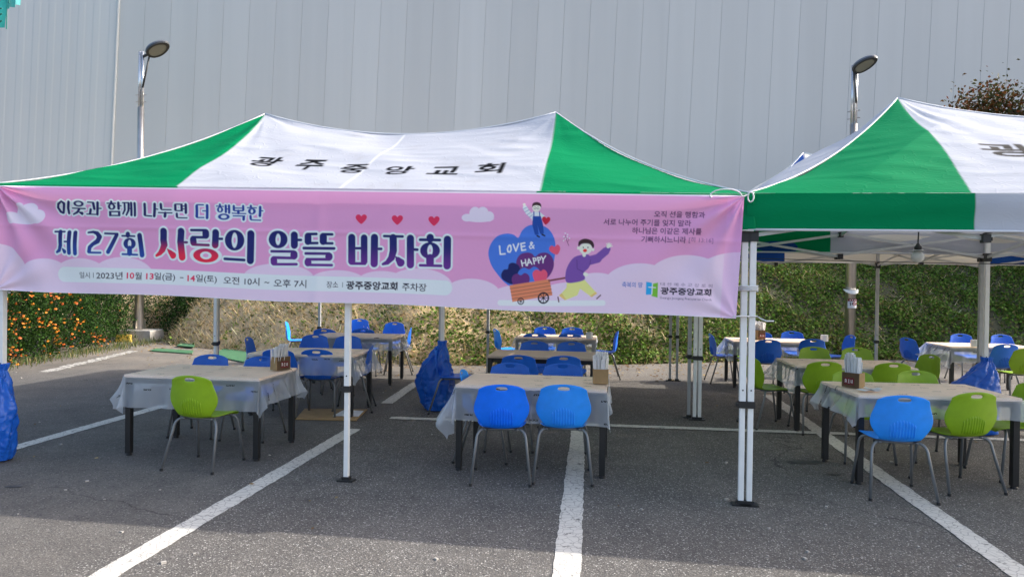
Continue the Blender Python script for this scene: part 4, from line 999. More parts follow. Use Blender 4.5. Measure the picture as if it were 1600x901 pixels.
bo = np_mesh('banner', Wp.reshape(-1, 3), grid_faces(cvb.nu, cvb.nv), M['banner'], colors=cvb.img.reshape(-1, 3))
tag(bo, 'wide pink printed cloth banner with Korean lettering tied across the front tent', 'banner')

# ------------------------------------------------------------------ banner ropes on the corner legs
def wl(s, t, z): return P0 + UV_ * s + VV_ * t + Vector((0, 0, z))
def rope(label, pts, r=0.005):
    mb = MB(); mb.tube(pts, r, 7); tag(mb.build('rope', M['rope'], smooth=True), label, 'rope', 'white ropes tying the banner')
def coil(sc, w, d, z0, turns, step):
    return [wl(sc + w * math.cos(t), d * math.sin(t), z0 + step * t / (2 * math.pi)) for t in np.linspace(0, 2 * math.pi * turns, 20 * turns)]
sc = TW + 0.028; z450 = at_depth(1163, 452, wl(sc, 0, 0).y).z; z497 = at_depth(1163, 494, wl(sc, 0, 0).y).z
rope('white rope wound several times round the paired front legs beside the banner', coil(sc, 0.068, 0.045, z450 - 0.012, 3, 0.013), 0.006)
pt = coil(sc, 0.066, 0.042, z497, 1, 0.004)
rope('white rope from the lower banner corner knotted with a loose tail', [wl(urb - 0.02, -0.12, zrb + 0.015), wl(urb + 0.05, -0.08, z497 + 0.004)] + pt + [wl(sc + 0.08, -0.06, z497 - 0.012), wl(sc + 0.12, -0.07, z497 - 0.028), wl(sc + 0.17, -0.07, z497 - 0.026)])
zt = zrt
rope('white rope looped over the upper right banner corner and tent corner', [wl(urt - 0.22, -0.125, zt - 0.02)] + [wl(urt - 0.13 - 0.11 * math.cos(t), -0.13, zt - 0.005 + 0.05 * math.sin(t)) for t in np.linspace(0, math.pi, 12)] + [wl(urt - 0.01, -0.13, zt - 0.01), wl(urt + 0.03, -0.11, zt + 0.01)] + [wl(urt + 0.045 + 0.02 * math.cos(t), -0.11, zt - 0.01 + 0.035 * math.sin(t)) for t in np.linspace(math.pi, -2.5 * math.pi, 26)])
rope('white rope tying the lower left banner corner to the left leg', [wl(0.02 + 0.035 * math.cos(t), 0.034 * math.sin(t), zlb - 0.03 + 0.006 * t) for t in np.linspace(0, 4 * math.pi, 30)] + [wl(-0.02, -0.09, zlb + 0.03), wl(-0.03, -0.11, zlb + 0.04)])

# ------------------------------------------------------------------ chairs
PROF = [  # y, z, half width, forward curl of the edges
    (0.215, 0.405, 0.160, 0.000), (0.205, 0.430, 0.186, 0.002), (0.15, 0.443, 0.205, 0.006), (0.06, 0.440, 0.206, 0.012), (-0.04, 0.432, 0.190, 0.018),
    (-0.115, 0.428, 0.160, 0.022), (-0.168, 0.436, 0.144, 0.026), (-0.194, 0.475, 0.166, 0.034), (-0.206, 0.535, 0.212, 0.044), (-0.213, 0.595, 0.229, 0.048),
    (-0.218, 0.655, 0.213, 0.042), (-0.222, 0.712, 0.191, 0.033), (-0.226, 0.748, 0.187, 0.027), (-0.229, 0.775, 0.183, 0.024), (-0.231, 0.799, 0.138, 0.016)]
XF = [-1, -0.86, -0.58, -0.25, 0, 0.25, 0.58, 0.86, 1]
def shell_mesh(name, material):
    bm = bmesh.new(); rows = []
    for i, (y, z, hw, cu) in enumerate(PROF):
        row = []
        for f in XF:
            x = f * hw; back = i >= 7
            dy = cu * f * f if back else 0; dz = 0 if back else cu * f * f * 0.7
            if i in (5, 6): dy, dz = cu * f * f * 0.6, cu * f * f * 0.5
            if i >= len(PROF) - 2: dz -= 0.020 * f * f
            if i <= 1: dz -= 0.012 * (1 - abs(f)) * 0
            row.append(bm.verts.new((x, y + dy, z + dz)))
        rows.append(row)
    for i in range(len(rows) - 1):
        for j in range(len(XF) - 1):
            if i == 12 and j in (3, 4): continue
            bm.faces.new((rows[i][j], rows[i][j + 1], rows[i + 1][j + 1], rows[i + 1][j]))
    me = bpy.data.meshes.new(name); bm.to_mesh(me); bm.free()
    ob = bpy.data.objects.new(name, me); col.objects.link(ob)
    so_ = ob.modifiers.new('solid', 'SOLIDIFY'); so_.thickness = 0.009; so_.offset = 0
    su = ob.modifiers.new('sub', 'SUBSURF'); su.levels = 2; su.render_levels = 2
    dg = bpy.context.evaluated_depsgraph_get(); out = bpy.data.meshes.new_from_object(ob.evaluated_get(dg))
    bpy.data.objects.remove(ob)
    bm = bmesh.new(); bm.from_mesh(out)
    mb = MB()
    for k in range(9):                                           # raised ribs over the lumbar area, arched at the top
        x = (k - 4) * 0.0215; zt_ = 0.610 - 0.038 * ((k - 4) / 4) ** 2; pts = []
        for z in np.linspace(0.452 + 0.012 * ((k - 4) / 4) ** 2, zt_, 9):
            y = np.interp(z, [p[1] for p in PROF[6:]], [p[0] for p in PROF[6:]]); hw = np.interp(z, [p[1] for p in PROF[6:]], [p[2] for p in PROF[6:]]); cu = np.interp(z, [p[1] for p in PROF[6:]], [p[3] for p in PROF[6:]])
            pts.append((x, y + cu * (x / hw) ** 2 - 0.0035, z))
        mb.tube(pts, [0.001] + [0.0052] * 7 + [0.001], 6)
    vs = [bm.verts.new(v) for v in mb.v]
    for f in mb.f: bm.faces.new([vs[i] for i in f])
    for f in bm.faces: f.smooth = True
    bm.to_mesh(out); bm.free(); out.name = name
    out.materials.clear(); out.materials.append(material); return out
def bend(p0, p1, p2, n=7):
    p0, p1, p2 = Vector(p0), Vector(p1), Vector(p2)
    return [p0 * (1 - t) ** 2 + p1 * 2 * t * (1 - t) + p2 * t * t for t in np.linspace(0, 1, n)]
SHELL = {k: shell_mesh('shell', M[k]) for k in ('blue', 'azure', 'blue_lit', 'green')}
def make_chair(kind):
    root = thing('plastic_chair', 'x', 'chair', (0, 0, 0), 0, 'moulded plastic chairs around the tables')
    sh = bpy.data.objects.new('shell', SHELL[kind]); col.objects.link(sh); sh.parent = root
    mb = MB()
    for sx in (-1, 1): mb.tube([(sx * 0.13, -0.13, 0.418), (sx * 0.13, 0.13, 0.424)], 0.010, 8)
    for y_ in (-0.10, 0.12): mb.tube([(-0.14, y_, 0.417), (0.14, y_, 0.417)], 0.010, 8)
    mb.build('under_frame', M['chairleg'], root, smooth=True)
    for sx in (-1, 1):
        for fr in (0, 1):
            if fr: pts = bend((sx * 0.13, 0.12, 0.417), (sx * 0.195, 0.15, 0.425), (sx * 0.198, 0.165, 0.33)) + [Vector((sx * 0.225, 0.215, 0.012))]
            else: pts = bend((sx * 0.13, -0.10, 0.417), (sx * 0.195, -0.14, 0.425), (sx * 0.200, -0.155, 0.33)) + [Vector((sx * 0.235, -0.255, 0.012))]
            mb = MB(); mb.tube(pts, 0.0115, 9); lg = mb.build('leg', M['chairleg'], root, smooth=True)
            mb = MB(); e = pts[-1]; mb.lathe([(0.014, 0), (0.0145, 0.018), (0.012, 0.022)], (e.x, e.y, 0.0), 9); mb.build('foot_cap', M['black'], lg)
    return root
PROTO = {}
def chair(px, py, deg, kind, label, jit=4.0):
    if kind not in PROTO: c = PROTO[kind] = make_chair(kind)
    else: c = copy_tree(PROTO[kind])
    b = at(px, py, 0.798); a = R(deg + random.uniform(-jit, jit))
    off = Vector((-math.sin(a), math.cos(a), 0)) * 0.229       # from the back top to the seat centre
    c.location = (b.x + off.x, b.y + off.y, 0); c.rotation_euler = (0, 0, a); c['label'] = label
    return c
B, G, Z_ = 'blue', 'green', 'azure'
for row in (
    # front left table
    (296, 586, -7, G, 'lime green chair, back to us, alone at the near side of the front left table'),
    (332, 553, 173, B, 'blue chair facing us across the front left table, left of its far pair'),
    (412, 556, 173, B, 'blue chair facing us across the front left table, half behind the cutlery box'),
    # second left table
    (433, 545, -4, B, 'blue chair, back to us, peeking right of the front left cutlery box'),
    (494, 545, -4, B, 'blue chair, back to us, fully seen between two cloths left of banner pole'),
    (493, 522, 176, B, 'blue chair facing us on far left of the second left table'),
    (545, 524, 176, B, 'blue chair facing us behind the second left table, beside the middle tent leg'),
    (386, 526, -84, B, 'blue chair at the left end of the second left table, seen edge on'),
    (582, 539, 92, B, 'blue chair at the right end of the second left table, seen from the side'),
    # rear left table
    (506, 513, -2, B, 'dark shaded blue chair, back to us, left at the rear left table'),
    (567, 513, -2, B, 'dark shaded blue chair, back to us, right at the rear left table'),
    (562, 498, 178, B, 'blue chair facing us at far side of rear left table, against dry grass, left'),
    (617, 503, 178, B, 'blue chair facing us at far side of rear left table, right, above its corner'),
    (446, 502, -80, Z_, 'bright blue chair edge on at the left end of the rear left table'),
    (643, 511, 95, B, 'blue chair edge on at the right end of the rear left table'),
    # front middle table
    (784, 600, -4, 'blue_lit', 'brightly lit blue chair, back to us, left of two at the front middle table'),
    (881, 600, -3, Z_, 'azure chair, back to us, right of two at the front middle table'),
    (797, 566, 176, B, 'blue chair facing us across the front middle table, left one'),
    (879, 567, 176, B, 'blue chair facing us across the front middle table, right one beside the cutlery box'),
    (721, 577, -95, Z_, 'blue chair tucked at the left end of front middle table behind hanging cloth corner'),
    (681, 541, -100, B, 'blue chair standing sideways beside the large blue refuse bag'),
    # second middle table (bare)
    (810, 554, -3, B, 'dark blue chair, back to us, left at the bare brown table'),
    (881, 555, -3, B, 'dark blue chair, back to us, right at the bare brown table'),
    (835, 532, 177, B, 'blue chair facing us behind the bare brown table, left one'),
    (893, 533, 177, B, 'blue chair facing us behind the bare brown table, right one'),
    # rear middle table
    (836, 520, -2, B, 'dark blue chair, back to us, left at the rear middle table'),
    (891, 520, -2, B, 'dark blue chair, back to us, right at the rear middle table by tissue roll'),
    (851, 510, 178, B, 'blue chair facing us at the far side of rear middle table, left'),
    (894, 511, 178, B, 'blue chair facing us at the far side of rear middle table, right'),
    (773, 513, -75, Z_, 'blue chair edge on at the left end of the rear middle table'),
    (966, 517, 88, B, 'blue chair edge on at the right end of the rear middle table'),
    # front right table
    (1414, 617, -9, Z_, 'azure chair, back to us, at the front right table beside a lime one'),
    (1527, 612, 6, G, 'lime green chair, back to us, right of the azure one at the front right table'),
    (1330, 578, 176, G, 'lime green chair facing us across front right table, behind the cutlery box'),
    (1430, 578, 176, G, 'lime green chair facing us across front right table, its back above the cloth'),
    (1618, 598, 92, G, 'lime green chair cut by the right picture edge beside the front right table'),
    # second right table
    (1290, 564, -5, G, 'lime green chair, back to us, left at the second right table beside a cutlery box'),
    (1397, 566, -5, G, 'lime green chair, back to us, right at the second right table'),
    (1271, 541, 176, G, 'lime green chair facing us behind the second right table, left one'),
    (1337, 542, 176, G, 'lime green chair facing us behind the second right table, under the lamp post'),
    (1172, 556, -83, G, 'lime green chair seen sideways just right of the paired white tent legs'),
    (1456, 553, 92, G, 'lime green chair at the right end of second right table, partly hidden'),
    # rear right table
    (1201, 530, -4, B, 'dark blue chair, back to us, left at the rear right table'),
    (1271, 529, -4, B, 'dark blue chair, back to us, right at the rear right table'),
    (1237, 517, 176, B, 'blue chair facing us at the far side of rear right table, middle one'),
    (1188, 518, 176, B, 'blue chair facing us mostly hidden by the box on the rear right table'),
    (1109, 521, -92, B, 'blue chair seen sideways at the left end of the rear right table'),
    (1331, 523, 88, B, 'blue chair edge on at right end of the rear right table by lamp post'),
    # far right table
    (1500, 521, 178, B, 'blue chair facing us at the far right table, left of the white tent leg'),
    (1563, 522, 178, B, 'blue chair facing us at the far right table, right of the white tent leg'),
    (1416, 527, -78, B, 'dark blue chair with bright seat at left end of the far right table'),
    (1574, 537, 0, B, 'dark blue chair, back to us, at the far right table behind the blue bag'),
    (1608, 544, -8, G, 'lime green chair at the right picture edge in front of the far right table'),
): chair(*row)

# ------------------------------------------------------------------ tables
TL, TWD, THT = 1.27, 0.78, 0.73
def table(cx, cy, deg, label, bare=False, L=TL, Wd=TWD):
    root = thing('folding_table', label, 'table', (cx, cy, 0), R(deg), 'dining tables under the tents')
    mb = MB(); mb.box((0, 0, THT - 0.014), (L, Wd, 0.028)); mb.build('tabletop', M['tablewood' if bare else 'tabletop'], root, bevel=0.004)
    mb = MB()
    for sy in (-1, 1): mb.box((0, sy * (Wd / 2 - 0.05), THT - 0.055), (L - 0.12, 0.022, 0.05))
    for sx in (-1, 1): mb.box((sx * (L / 2 - 0.05), 0, THT - 0.055), (0.022, Wd - 0.14, 0.05))
    mb.build('apron', M['blacksteel'], root)
    for sx in (-1, 1):
        for sy in (-1, 1):
            mb = MB(); mb.box((sx * (L / 2 - 0.03), sy * (Wd / 2 - 0.035), 0.36), (0.05, 0.05, 0.68)); lg = mb.build('leg', M['blacksteel'], root, bevel=0.003)
            mb = MB(); mb.lathe([(0.026, 0), (0.026, 0.012), (0.018, 0.022)], (sx * (L / 2 - 0.03), sy * (Wd / 2 - 0.035), 0), 10); mb.build('foot_cap', M['black'], lg)
    return root
def cloth(cx, cy, deg, label, drops, seed, L=TL, Wd=TWD, flare=(0.03, 0.03, 0.03, 0.03), rough=0.012, lift=None):
    """drops/flare: left, right, front, back"""
    rs = np.random.default_rng(seed); dl, dr, df, db = drops; st = 0.014
    xs = np.arange(-L / 2 - dl, L / 2 + dr + st / 2, st); ys = np.arange(-Wd / 2 - df, Wd / 2 + db + st / 2, st)
    X, Y = np.meshgrid(xs, ys); ph = rs.uniform(0, 6.28, 12)
    ox = np.maximum(np.abs(X) - L / 2, 0) * np.sign(X); oy = np.maximum(np.abs(Y) - Wd / 2, 0) * np.sign(Y)
    o = np.hypot(ox, oy) + 1e-9; nx_, ny_ = ox / o, oy / o
    bx = np.clip(X, -L / 2, L / 2); by = np.clip(Y, -Wd / 2, Wd / 2)
    per = bx * 1.0 + by * 1.35 * np.sign(X)
    fl = np.where(np.abs(ox) > np.abs(oy), np.where(ox < 0, flare[0], flare[1]), np.where(oy < 0, flare[2], flare[3]))
    tt = np.clip(o / 0.22, 0, 1.6)
    wave = rough * tt * (np.sin(per * 21 + ph[0]) + 0.6 * np.sin(per * 37 + ph[1]) + 0.5 * np.sin(per * 9 + ph[2] + o * 14)) 
    both = np.clip(np.minimum(np.abs(ox), np.abs(oy)) / 0.10, 0, 1)
    tang = both * np.sin((np.arctan2(np.abs(oy), np.abs(ox)) / (np.pi / 2)) * 9.4) * 0.03 * tt
    out = 0.007 + fl * tt ** 1.3 + wave + tang
    out = np.maximum(out, 0.006)
    on = np.clip(o / 0.012, 0, 1)
    Px = bx + nx_ * out * on; Py = by + ny_ * out * on
    drop_ = np.sqrt(np.maximum(o ** 2 - (np.maximum(out - 0.007, 0) * 0.8) ** 2, 0))
    Pz = THT + 0.0045 - drop_
    flat = o < 1e-6
    Pz += np.where(flat, 0.0018 * (np.sin(X * 13 + ph[3] + Y * 5) * np.sin(Y * 15 + ph[4]) + 1) + 0.001 * (np.sin(X * 31 + Y * 22 + ph[5]) + 1), 0.0)
    V = np.stack([Px, Py, Pz], -1)
    if lift is not None: V = lift(V, X, Y)
    ob = np_mesh('plastic_tablecloth', V.reshape(-1, 3), grid_faces(len(xs), len(ys)), M['film'], colors=np.repeat(np.clip(o / 0.03, 0, 1).reshape(-1, 1), 3, 1), uv=np.stack([X + seed * 1.3, Y + seed * 0.7], -1).reshape(-1, 2))
    ob.location = (cx, cy, 0); ob.rotation_euler = (0, 0, R(deg))
    tag(ob, label, 'tablecloth', 'plastic film tablecloths')
TABLES = [
    ('A', -2.79, 6.50, -6.6, 'front left', (0.22, 0.24, 0.29, 0.22), (0.09, 0.06, 0.03, 0.02)),
    ('B', 0.22, 6.13, -9.0, 'front middle', (0.36, 0.17, 0.30, 0.2), (0.075, 0.02, 0.02, 0.03)),
    ('C', 3.47, 5.93, -3.5, 'front right', (0.20, 0.22, 0.18, 0.2), (0.08, 0.08, 0.04, 0.05)),
    ('D', -2.42, 8.42, -5.5, 'second left', (0.2, 0.25, 0.24, 0.2), (0.05, 0.06, 0.02, 0.03)),
    ('E', -2.42, 11.0, -5.5, 'rear left', (0.2, 0.24, 0.2, 0.2), (0.05, 0.09, 0.03, 0.03)),
    ('F', 0.40, 8.48, -8.0, 'second middle', None, None),
    ('G', 0.74, 11.25, -8.0, 'rear middle', (0.14, 0.1, 0.24, 0.2), (0.08, 0.02, 0.02, 0.03)),
    ('H', 3.80, 7.90, -6.0, 'second right', (0.22, 0.2, 0.22, 0.2), (0.12, 0.05, 0.04, 0.03)),
    ('J', 4.15, 11.1, -7.0, 'rear right', (0.26, 0.2, 0.22, 0.2), (0.10, 0.05, 0.03, 0.03)),
    ('K', 7.25, 10.65, -6.0, 'far right', (0.26, 0.2, 0.24, 0.2), (0.16, 0.05, 0.04, 0.03))]
DESC = {'A': 'black legged table with beige top at front left, one lime chair before it', 'B': 'black legged table with beige top at front middle, two bright blue chairs before it',
        'C': 'black legged table with beige top at front right, azure and lime chairs before it', 'D': 'black legged table behind the front left one, next to the middle tent leg',
        'E': 'rearmost table on the left, close to the dry grass bank', 'F': 'bare tan brown table without any tablecloth in the middle row', 'G': 'rearmost table of the middle row with a small tissue roll on it',
        'H': 'table with lime green chairs on both sides, behind the front right one', 'J': 'rear table right of the paired white tent legs, box and tissue roll on it', 'K': 'far right rear table behind the hanging blue bag'}
CDESC = {'A': 'clear plastic film hanging level round the front left table', 'B': 'clear plastic film on the front middle table, long corner hanging at left', 'C': 'crumpled clear plastic film bunched over the front right table',
         'D': 'clear plastic film over the table beside the middle tent leg', 'E': 'clear plastic film draped over the rearmost left table', 'G': 'clear plastic film over the rearmost middle table',
         'H': 'clear plastic film hanging off the table ringed by lime green chairs', 'J': 'clear plastic film over the rear right table by the paired legs', 'K': 'white looking plastic film hanging from the far right rear table'}
TPOS = {}
for i, (key, cx, cy, dg_, nm, drops, fl) in enumerate(TABLES):
    table(cx, cy, dg_, DESC[key], bare=drops is None); TPOS[key] = (cx, cy, dg_)
    if drops: cloth(cx, cy, dg_, CDESC[key], drops, 3 + i, flare=fl, rough=0.028 if key == 'C' else 0.015)

# ------------------------------------------------------------------ things on the tables
def stick_box(px, py, rz, label, tall=0.12, dark_side='right', w=0.105, d=0.15, h=0.125, spread=1.0, seed=0):
    p = at(px, py, THT + 0.009); rs = random.Random(seed)
    root = thing('cutlery_box', label, 'box', (p.x, p.y, p.z), R(rz), 'card boxes of wrapped chopsticks')
    mb = MB(); t = 0.004                                         # open box with real walls
    for sx in (-1, 1): mb.box((sx * (w / 2 - t / 2), 0, h / 2), (t, d - 2 * t, h), None, 1 if (sx > 0) == (dark_side == 'right') else 0)
    for sy in (-1, 1): mb.box((0, sy * (d / 2 - t / 2), h / 2), (w, t, h), None, 0)
    mb.box((0, 0, 0.003), (w - 2 * t, d - 2 * t, 0.006))
    bx = mb.build('card_box', [M['kraft'], M['kraftdark']], root)
    sgn = 1 if dark_side == 'right' else -1
    mb = MB(); mb.box((sgn * (w / 2 + 0.001), 0.012, h * 0.42), (0.002, 0.085, 0.062)); lb = mb.build('label', M['maroon'], bx)
    mb = MB(); x_ = sgn * (w / 2 + 0.0025)
    for k, strokes in enumerate((((0, 0, 0, 1), (0, 1, .6, .8), (0, .45, .6, .45), (.6, .8, .6, .1)), ((0, .1, .7, .1), (.1, .9, .6, .9), (.35, .9, .35, .1), (.1, .5, .6, .5)), ((0, .9, 0, .2), (0, .2, .5, .2), (.5, .2, .5, .9), (.75, 0, .75, 1)))):
        for (a, b, c_, d_) in strokes:
            y0 = 0.012 - sgn * 0.032 + sgn * (k * 0.024); 
            mb.bar((x_, y0 + sgn * a * 0.018, h * 0.42 - 0.016 + b * 0.032), (x_, y0 + sgn * c_ * 0.018, h * 0.42 - 0.016 + d_ * 0.032), 0.002, 0.0055)
    mb.build('lettering', M['whiteprint'], lb)
    mb = MB()
    for k in range(95):
        x0 = rs.uniform(-w / 2 + 0.012, w / 2 - 0.012); y0 = rs.uniform(-d / 2 + 0.012, d / 2 - 0.012); ln = h + tall * rs.uniform(0.65, 1.0) * (1.0 if y0 > -0.01 else 0.8)
        dx, dy = rs.uniform(-0.03, 0.03) * spread, rs.uniform(-0.03, 0.03) * spread
        a = Vector((x0, y0, 0.01)); b = Vector((x0 + dx, y0 + dy, ln)); 
        mb.bar(a, b, 0.014 + rs.uniform(0, 0.008), 0.0035)
    mb.build('wrapped_chopsticks', M['paper'], root)
    return root
stick_box(438, 577, -38, 'brown card box of paper wrapped chopsticks on the front left table', seed=1)
stick_box(938, 598, -4, 'brown card box with a sheaf of white chopsticks on front middle table corner', seed=2, w=0.13, d=0.11, tall=0.15, spread=0.6)
stick_box(1333, 604, 40, 'brown card box with tall white paper stack on the front right table', seed=3, dark_side='left', tall=0.17, spread=0.5)
stick_box(1184, 529.5, -80, 'dark brown box of cutlery on the rear right table beside the tent legs', seed=4, w=0.22, d=0.14, h=0.15, tall=0.14)
def tissue(px, py, label):
    p = at(px, py, THT + 0.009); mb = MB()
    mb.lathe([(0.052, 0), (0.055, 0.003), (0.055, 0.097), (0.050, 0.1), (0.022, 0.1), (0.021, 0.06)], (0, 0, 0), 20)
    o = mb.build('tissue_roll', M['paper'], smooth=False); o.location = p; tag(o, label, 'tissue roll', 'tissue rolls')
tissue(921, 529, 'white tissue roll on the rear middle table'); tissue(1288, 533, 'white tissue roll on the rear right table near the lamp post'); tissue(1523, 541, 'white tissue roll on the far right table beside the white tent leg')
# loose papers on the front right table
p = at(1357, 610, THT + 0.012)
for k, (dx, dy, rz, w_, d_) in enumerate(((0, 0, 0.3, 0.16, 0.10), (0.05, 0.03, -0.2, 0.12, 0.09))):
    mb = MB(); nq = 7
    vs = [((i / (nq - 1) - 0.5) * w_, (j - 0.5) * d_, 0.004 + 0.006 * math.sin(i * 1.1 + k)) for j in (0, 1) for i in range(nq)]
    vs += [(a, b, c - 0.002) for a, b, c in vs]
    fs = [(i, i + 1, nq + i + 1, nq + i) for i in range(nq - 1)] + [(2 * nq + i, 3 * nq + i, 3 * nq + i + 1, 2 * nq + i + 1) for i in range(nq - 1)]
    mb.add(vs, fs); o = mb.build('crumpled_paper', M['paper'], smooth=True); o.location = (p.x + dx, p.y + dy, p.z + 0.003 + 0.007 * k); o.rotation_euler = (0, 0, rz)
    tag(o, 'crumpled white paper scrap beside the box on the front right table', 'paper', 'paper scraps on the front right table')

# ------------------------------------------------------------------ blue refuse bags on the legs
def bag(label, prof, seed, n=72, sub=90):
    """prof: rows of (x, y, z, rx, ry)"""
    rs = np.random.default_rng(seed); ph = rs.uniform(0, 6.28, 8); P = np.array(prof, float)
    tt = np.linspace(0, len(P) - 1, sub); rows = np.stack([np.interp(tt, np.arange(len(P)), P[:, k]) for k in range(5)], -1)
    an = np.linspace(0, 2 * np.pi, n, endpoint=False); V = []
    for i, (x, y, z, rx, ry) in enumerate(rows):
        f = i / (sub - 1); gather = np.exp(-f * 5) * 0.5 + 0.05
        rr = 1 + gather * 0.45 * np.sin(an * 9 + ph[0] + f * 3) + 0.07 * np.sin(an * 3 + ph[1] + f * 6) + 0.05 * np.sin(an * 5 - f * 13 + ph[2]) + 0.03 * np.sin(an * 11 + f * 21 + ph[3])
        V.append(np.stack([x + rx * rr * np.cos(an), y + ry * rr * np.sin(an), np.maximum(z + 0.014 * np.sin(an * 4 + f * 17 + ph[4]) * min(f * 4, 1) * (z > 0.03), 0.004)], -1))
    V = np.concatenate(V)
    from mathutils import noise as mn
    for q_ in range(len(V)):
        p_ = Vector(V[q_]); rdg = abs(mn.noise(Vector((p_.x * 9, p_.y * 9, p_.z * 3.0 + seed)))) + 0.5 * abs(mn.noise(p_ * 21)); ax = Vector((p_.x - P[3, 0], p_.y - P[3, 1], 0)); ax.normalize()
        if 0.02 < p_.z < 0.74: V[q_, :2] += np.array(ax[:2]) * (0.010 - 0.05 * rdg)
    i = np.arange(n * sub).reshape(sub, n); F = np.stack([i[:-1], np.roll(i[:-1], -1, 1), np.roll(i[1:], -1, 1), i[1:]], -1).reshape(-1, 4)
    o = np_mesh('refuse_bag', V, F[:, ::-1], M['bag']); tag(o, label, 'bag', 'blue refuse bags tied to tent legs')
c = at(14, 700); Lg = P0
bag('blue refuse bag tied to the left front tent leg at the picture edge', [(Lg.x, Lg.y - 0.01, 0.84, 0.05, 0.05), (Lg.x + 0.0, Lg.y - 0.02, 0.78, 0.035, 0.04), (Lg.x + 0.02, Lg.y - 0.04, 0.66, 0.075, 0.08), (Lg.x + 0.04, Lg.y - 0.05, 0.45, 0.115, 0.12), (Lg.x + 0.04, Lg.y - 0.05, 0.3, 0.105, 0.12), (Lg.x + 0.03, Lg.y - 0.05, 0.14, 0.10, 0.12), (Lg.x + 0.02, Lg.y - 0.05, 0.02, 0.085, 0.10), (Lg.x + 0.02, Lg.y - 0.05, 0.006, 0.01, 0.01)], 1)
Lm = P0 + UV_ * TW / 2 + VV_ * TD
bag('large blue refuse bag hanging from the rear middle leg of bannered tent', [(Lm.x, Lm.y - 0.02, 0.86, 0.05, 0.05), (Lm.x, Lm.y - 0.02, 0.80, 0.045, 0.05), (Lm.x - 0.06, Lm.y - 0.05, 0.62, 0.15, 0.13), (Lm.x - 0.07, Lm.y - 0.06, 0.45, 0.235, 0.18), (Lm.x - 0.05, Lm.y - 0.06, 0.25, 0.235, 0.19), (Lm.x - 0.03, Lm.y - 0.06, 0.10, 0.22, 0.18), (Lm.x - 0.02, Lm.y - 0.06, 0.012, 0.19, 0.16), (Lm.x - 0.02, Lm.y - 0.06, 0.006, 0.02, 0.02)], 2)
Lr = O2 + UV_ * TW / 2 + VV_ * TD
bag('blue refuse bag hanging from the rear leg at far right', [(Lr.x, Lr.y - 0.02, 0.84, 0.05, 0.05), (Lr.x, Lr.y - 0.02, 0.79, 0.045, 0.05), (Lr.x - 0.06, Lr.y - 0.05, 0.68, 0.13, 0.12), (Lr.x - 0.14, Lr.y - 0.05, 0.55, 0.22, 0.16), (Lr.x - 0.16, Lr.y - 0.06, 0.40, 0.27, 0.18), (Lr.x - 0.14, Lr.y - 0.06, 0.2, 0.25, 0.18), (Lr.x - 0.10, Lr.y - 0.06, 0.012, 0.2, 0.16), (Lr.x - 0.10, Lr.y - 0.06, 0.006, 0.02, 0.02)], 3)

# ------------------------------------------------------------------ things lying on the ground
def flat_sheet(name, mtl, label, cat, pts, th, z0=0.006, group=None):
    q = [at(*p) for p in pts]; mb = MB(); mb.prism([(v.x, v.y) for v in q], z0, z0 + th); return tag(mb.build(name, mtl), label, cat, group)
flat_sheet('cardboard_sheet', M['kraft'], 'flattened brown cardboard lying under the second left table', 'cardboard', [(462, 656), (556, 658), (574, 641), (476, 640)], 0.012)
flat_sheet('paper_sheet', M['paper'], 'white paper sheet lying on the flattened cardboard', 'paper', [(520, 652), (560, 653), (568, 644.5), (538, 642.5)], 0.004, 0.02)
mats = 'green rubber mats by the bank'
flat_sheet('rubber_mat', M['mat'], 'green mat lying at bank foot, left of the grey leg, longer near one', 'mat', [(234, 549), (300, 553.5), (302, 549), (244, 545.5)], 0.02, group=mats)
flat_sheet('rubber_mat', M['mat'], 'small green mat further back on the dry bank', 'mat', [(276, 542.5), (302, 545), (308, 538), (286, 537)], 0.02, 0.03, group=mats)
flat_sheet('rubber_mat', M['mat'], 'green mat right of the grey leg, behind the front left table', 'mat', [(330, 556), (385, 568), (392, 552), (352, 545)], 0.02, 0.006, group=mats)
c = at(194, 534); mb = MB(); mb.box((0, 0, 0.09), (0.36, 0.22, 0.18), taper=0.85); o = mb.build('wheel_stop', M['yellow'], bevel=0.012); o.location = c; o.rotation_euler = (0, 0, 0.2); tag(o, 'faded yellow concrete block at the foot of the left lamp post', 'wheel stop')
# pebbles and litter
mb = MB()
for k in range(60):
    px_, py_ = random.uniform(0, 1600), random.uniform(580, 890); c = at(px_, py_); s_ = random.uniform(0.005, 0.014)
    mb.box((c.x, c.y, s_ * 0.3), (s_ * 2, s_ * 1.4, s_), Matrix.Rotation(random.uniform(0, 3), 3, 'Z'))
tag(mb.build('loose_gravel', M['concrete']), kind='stuff')

n = 46; x = RNG.uniform(-7, 6, n); y = RNG.uniform(3.6, 11, n)
V, Fq, cc = leaves_np(np.stack([x, y, np.full(n, 0.016)], -1), RNG.uniform(0.02, 0.05, n), pickcols(n, [(0.22, 0.14, 0.06), (0.13, 0.08, 0.04), (0.30, 0.22, 0.10)]), 0.94, 0.6)
V[:, 2] = np.maximum(V[:, 2], 0.0125)
tag(np_mesh('scattered_leaves', V, Fq, M['leaf'], colors=cc, smooth=False), kind='stuff')
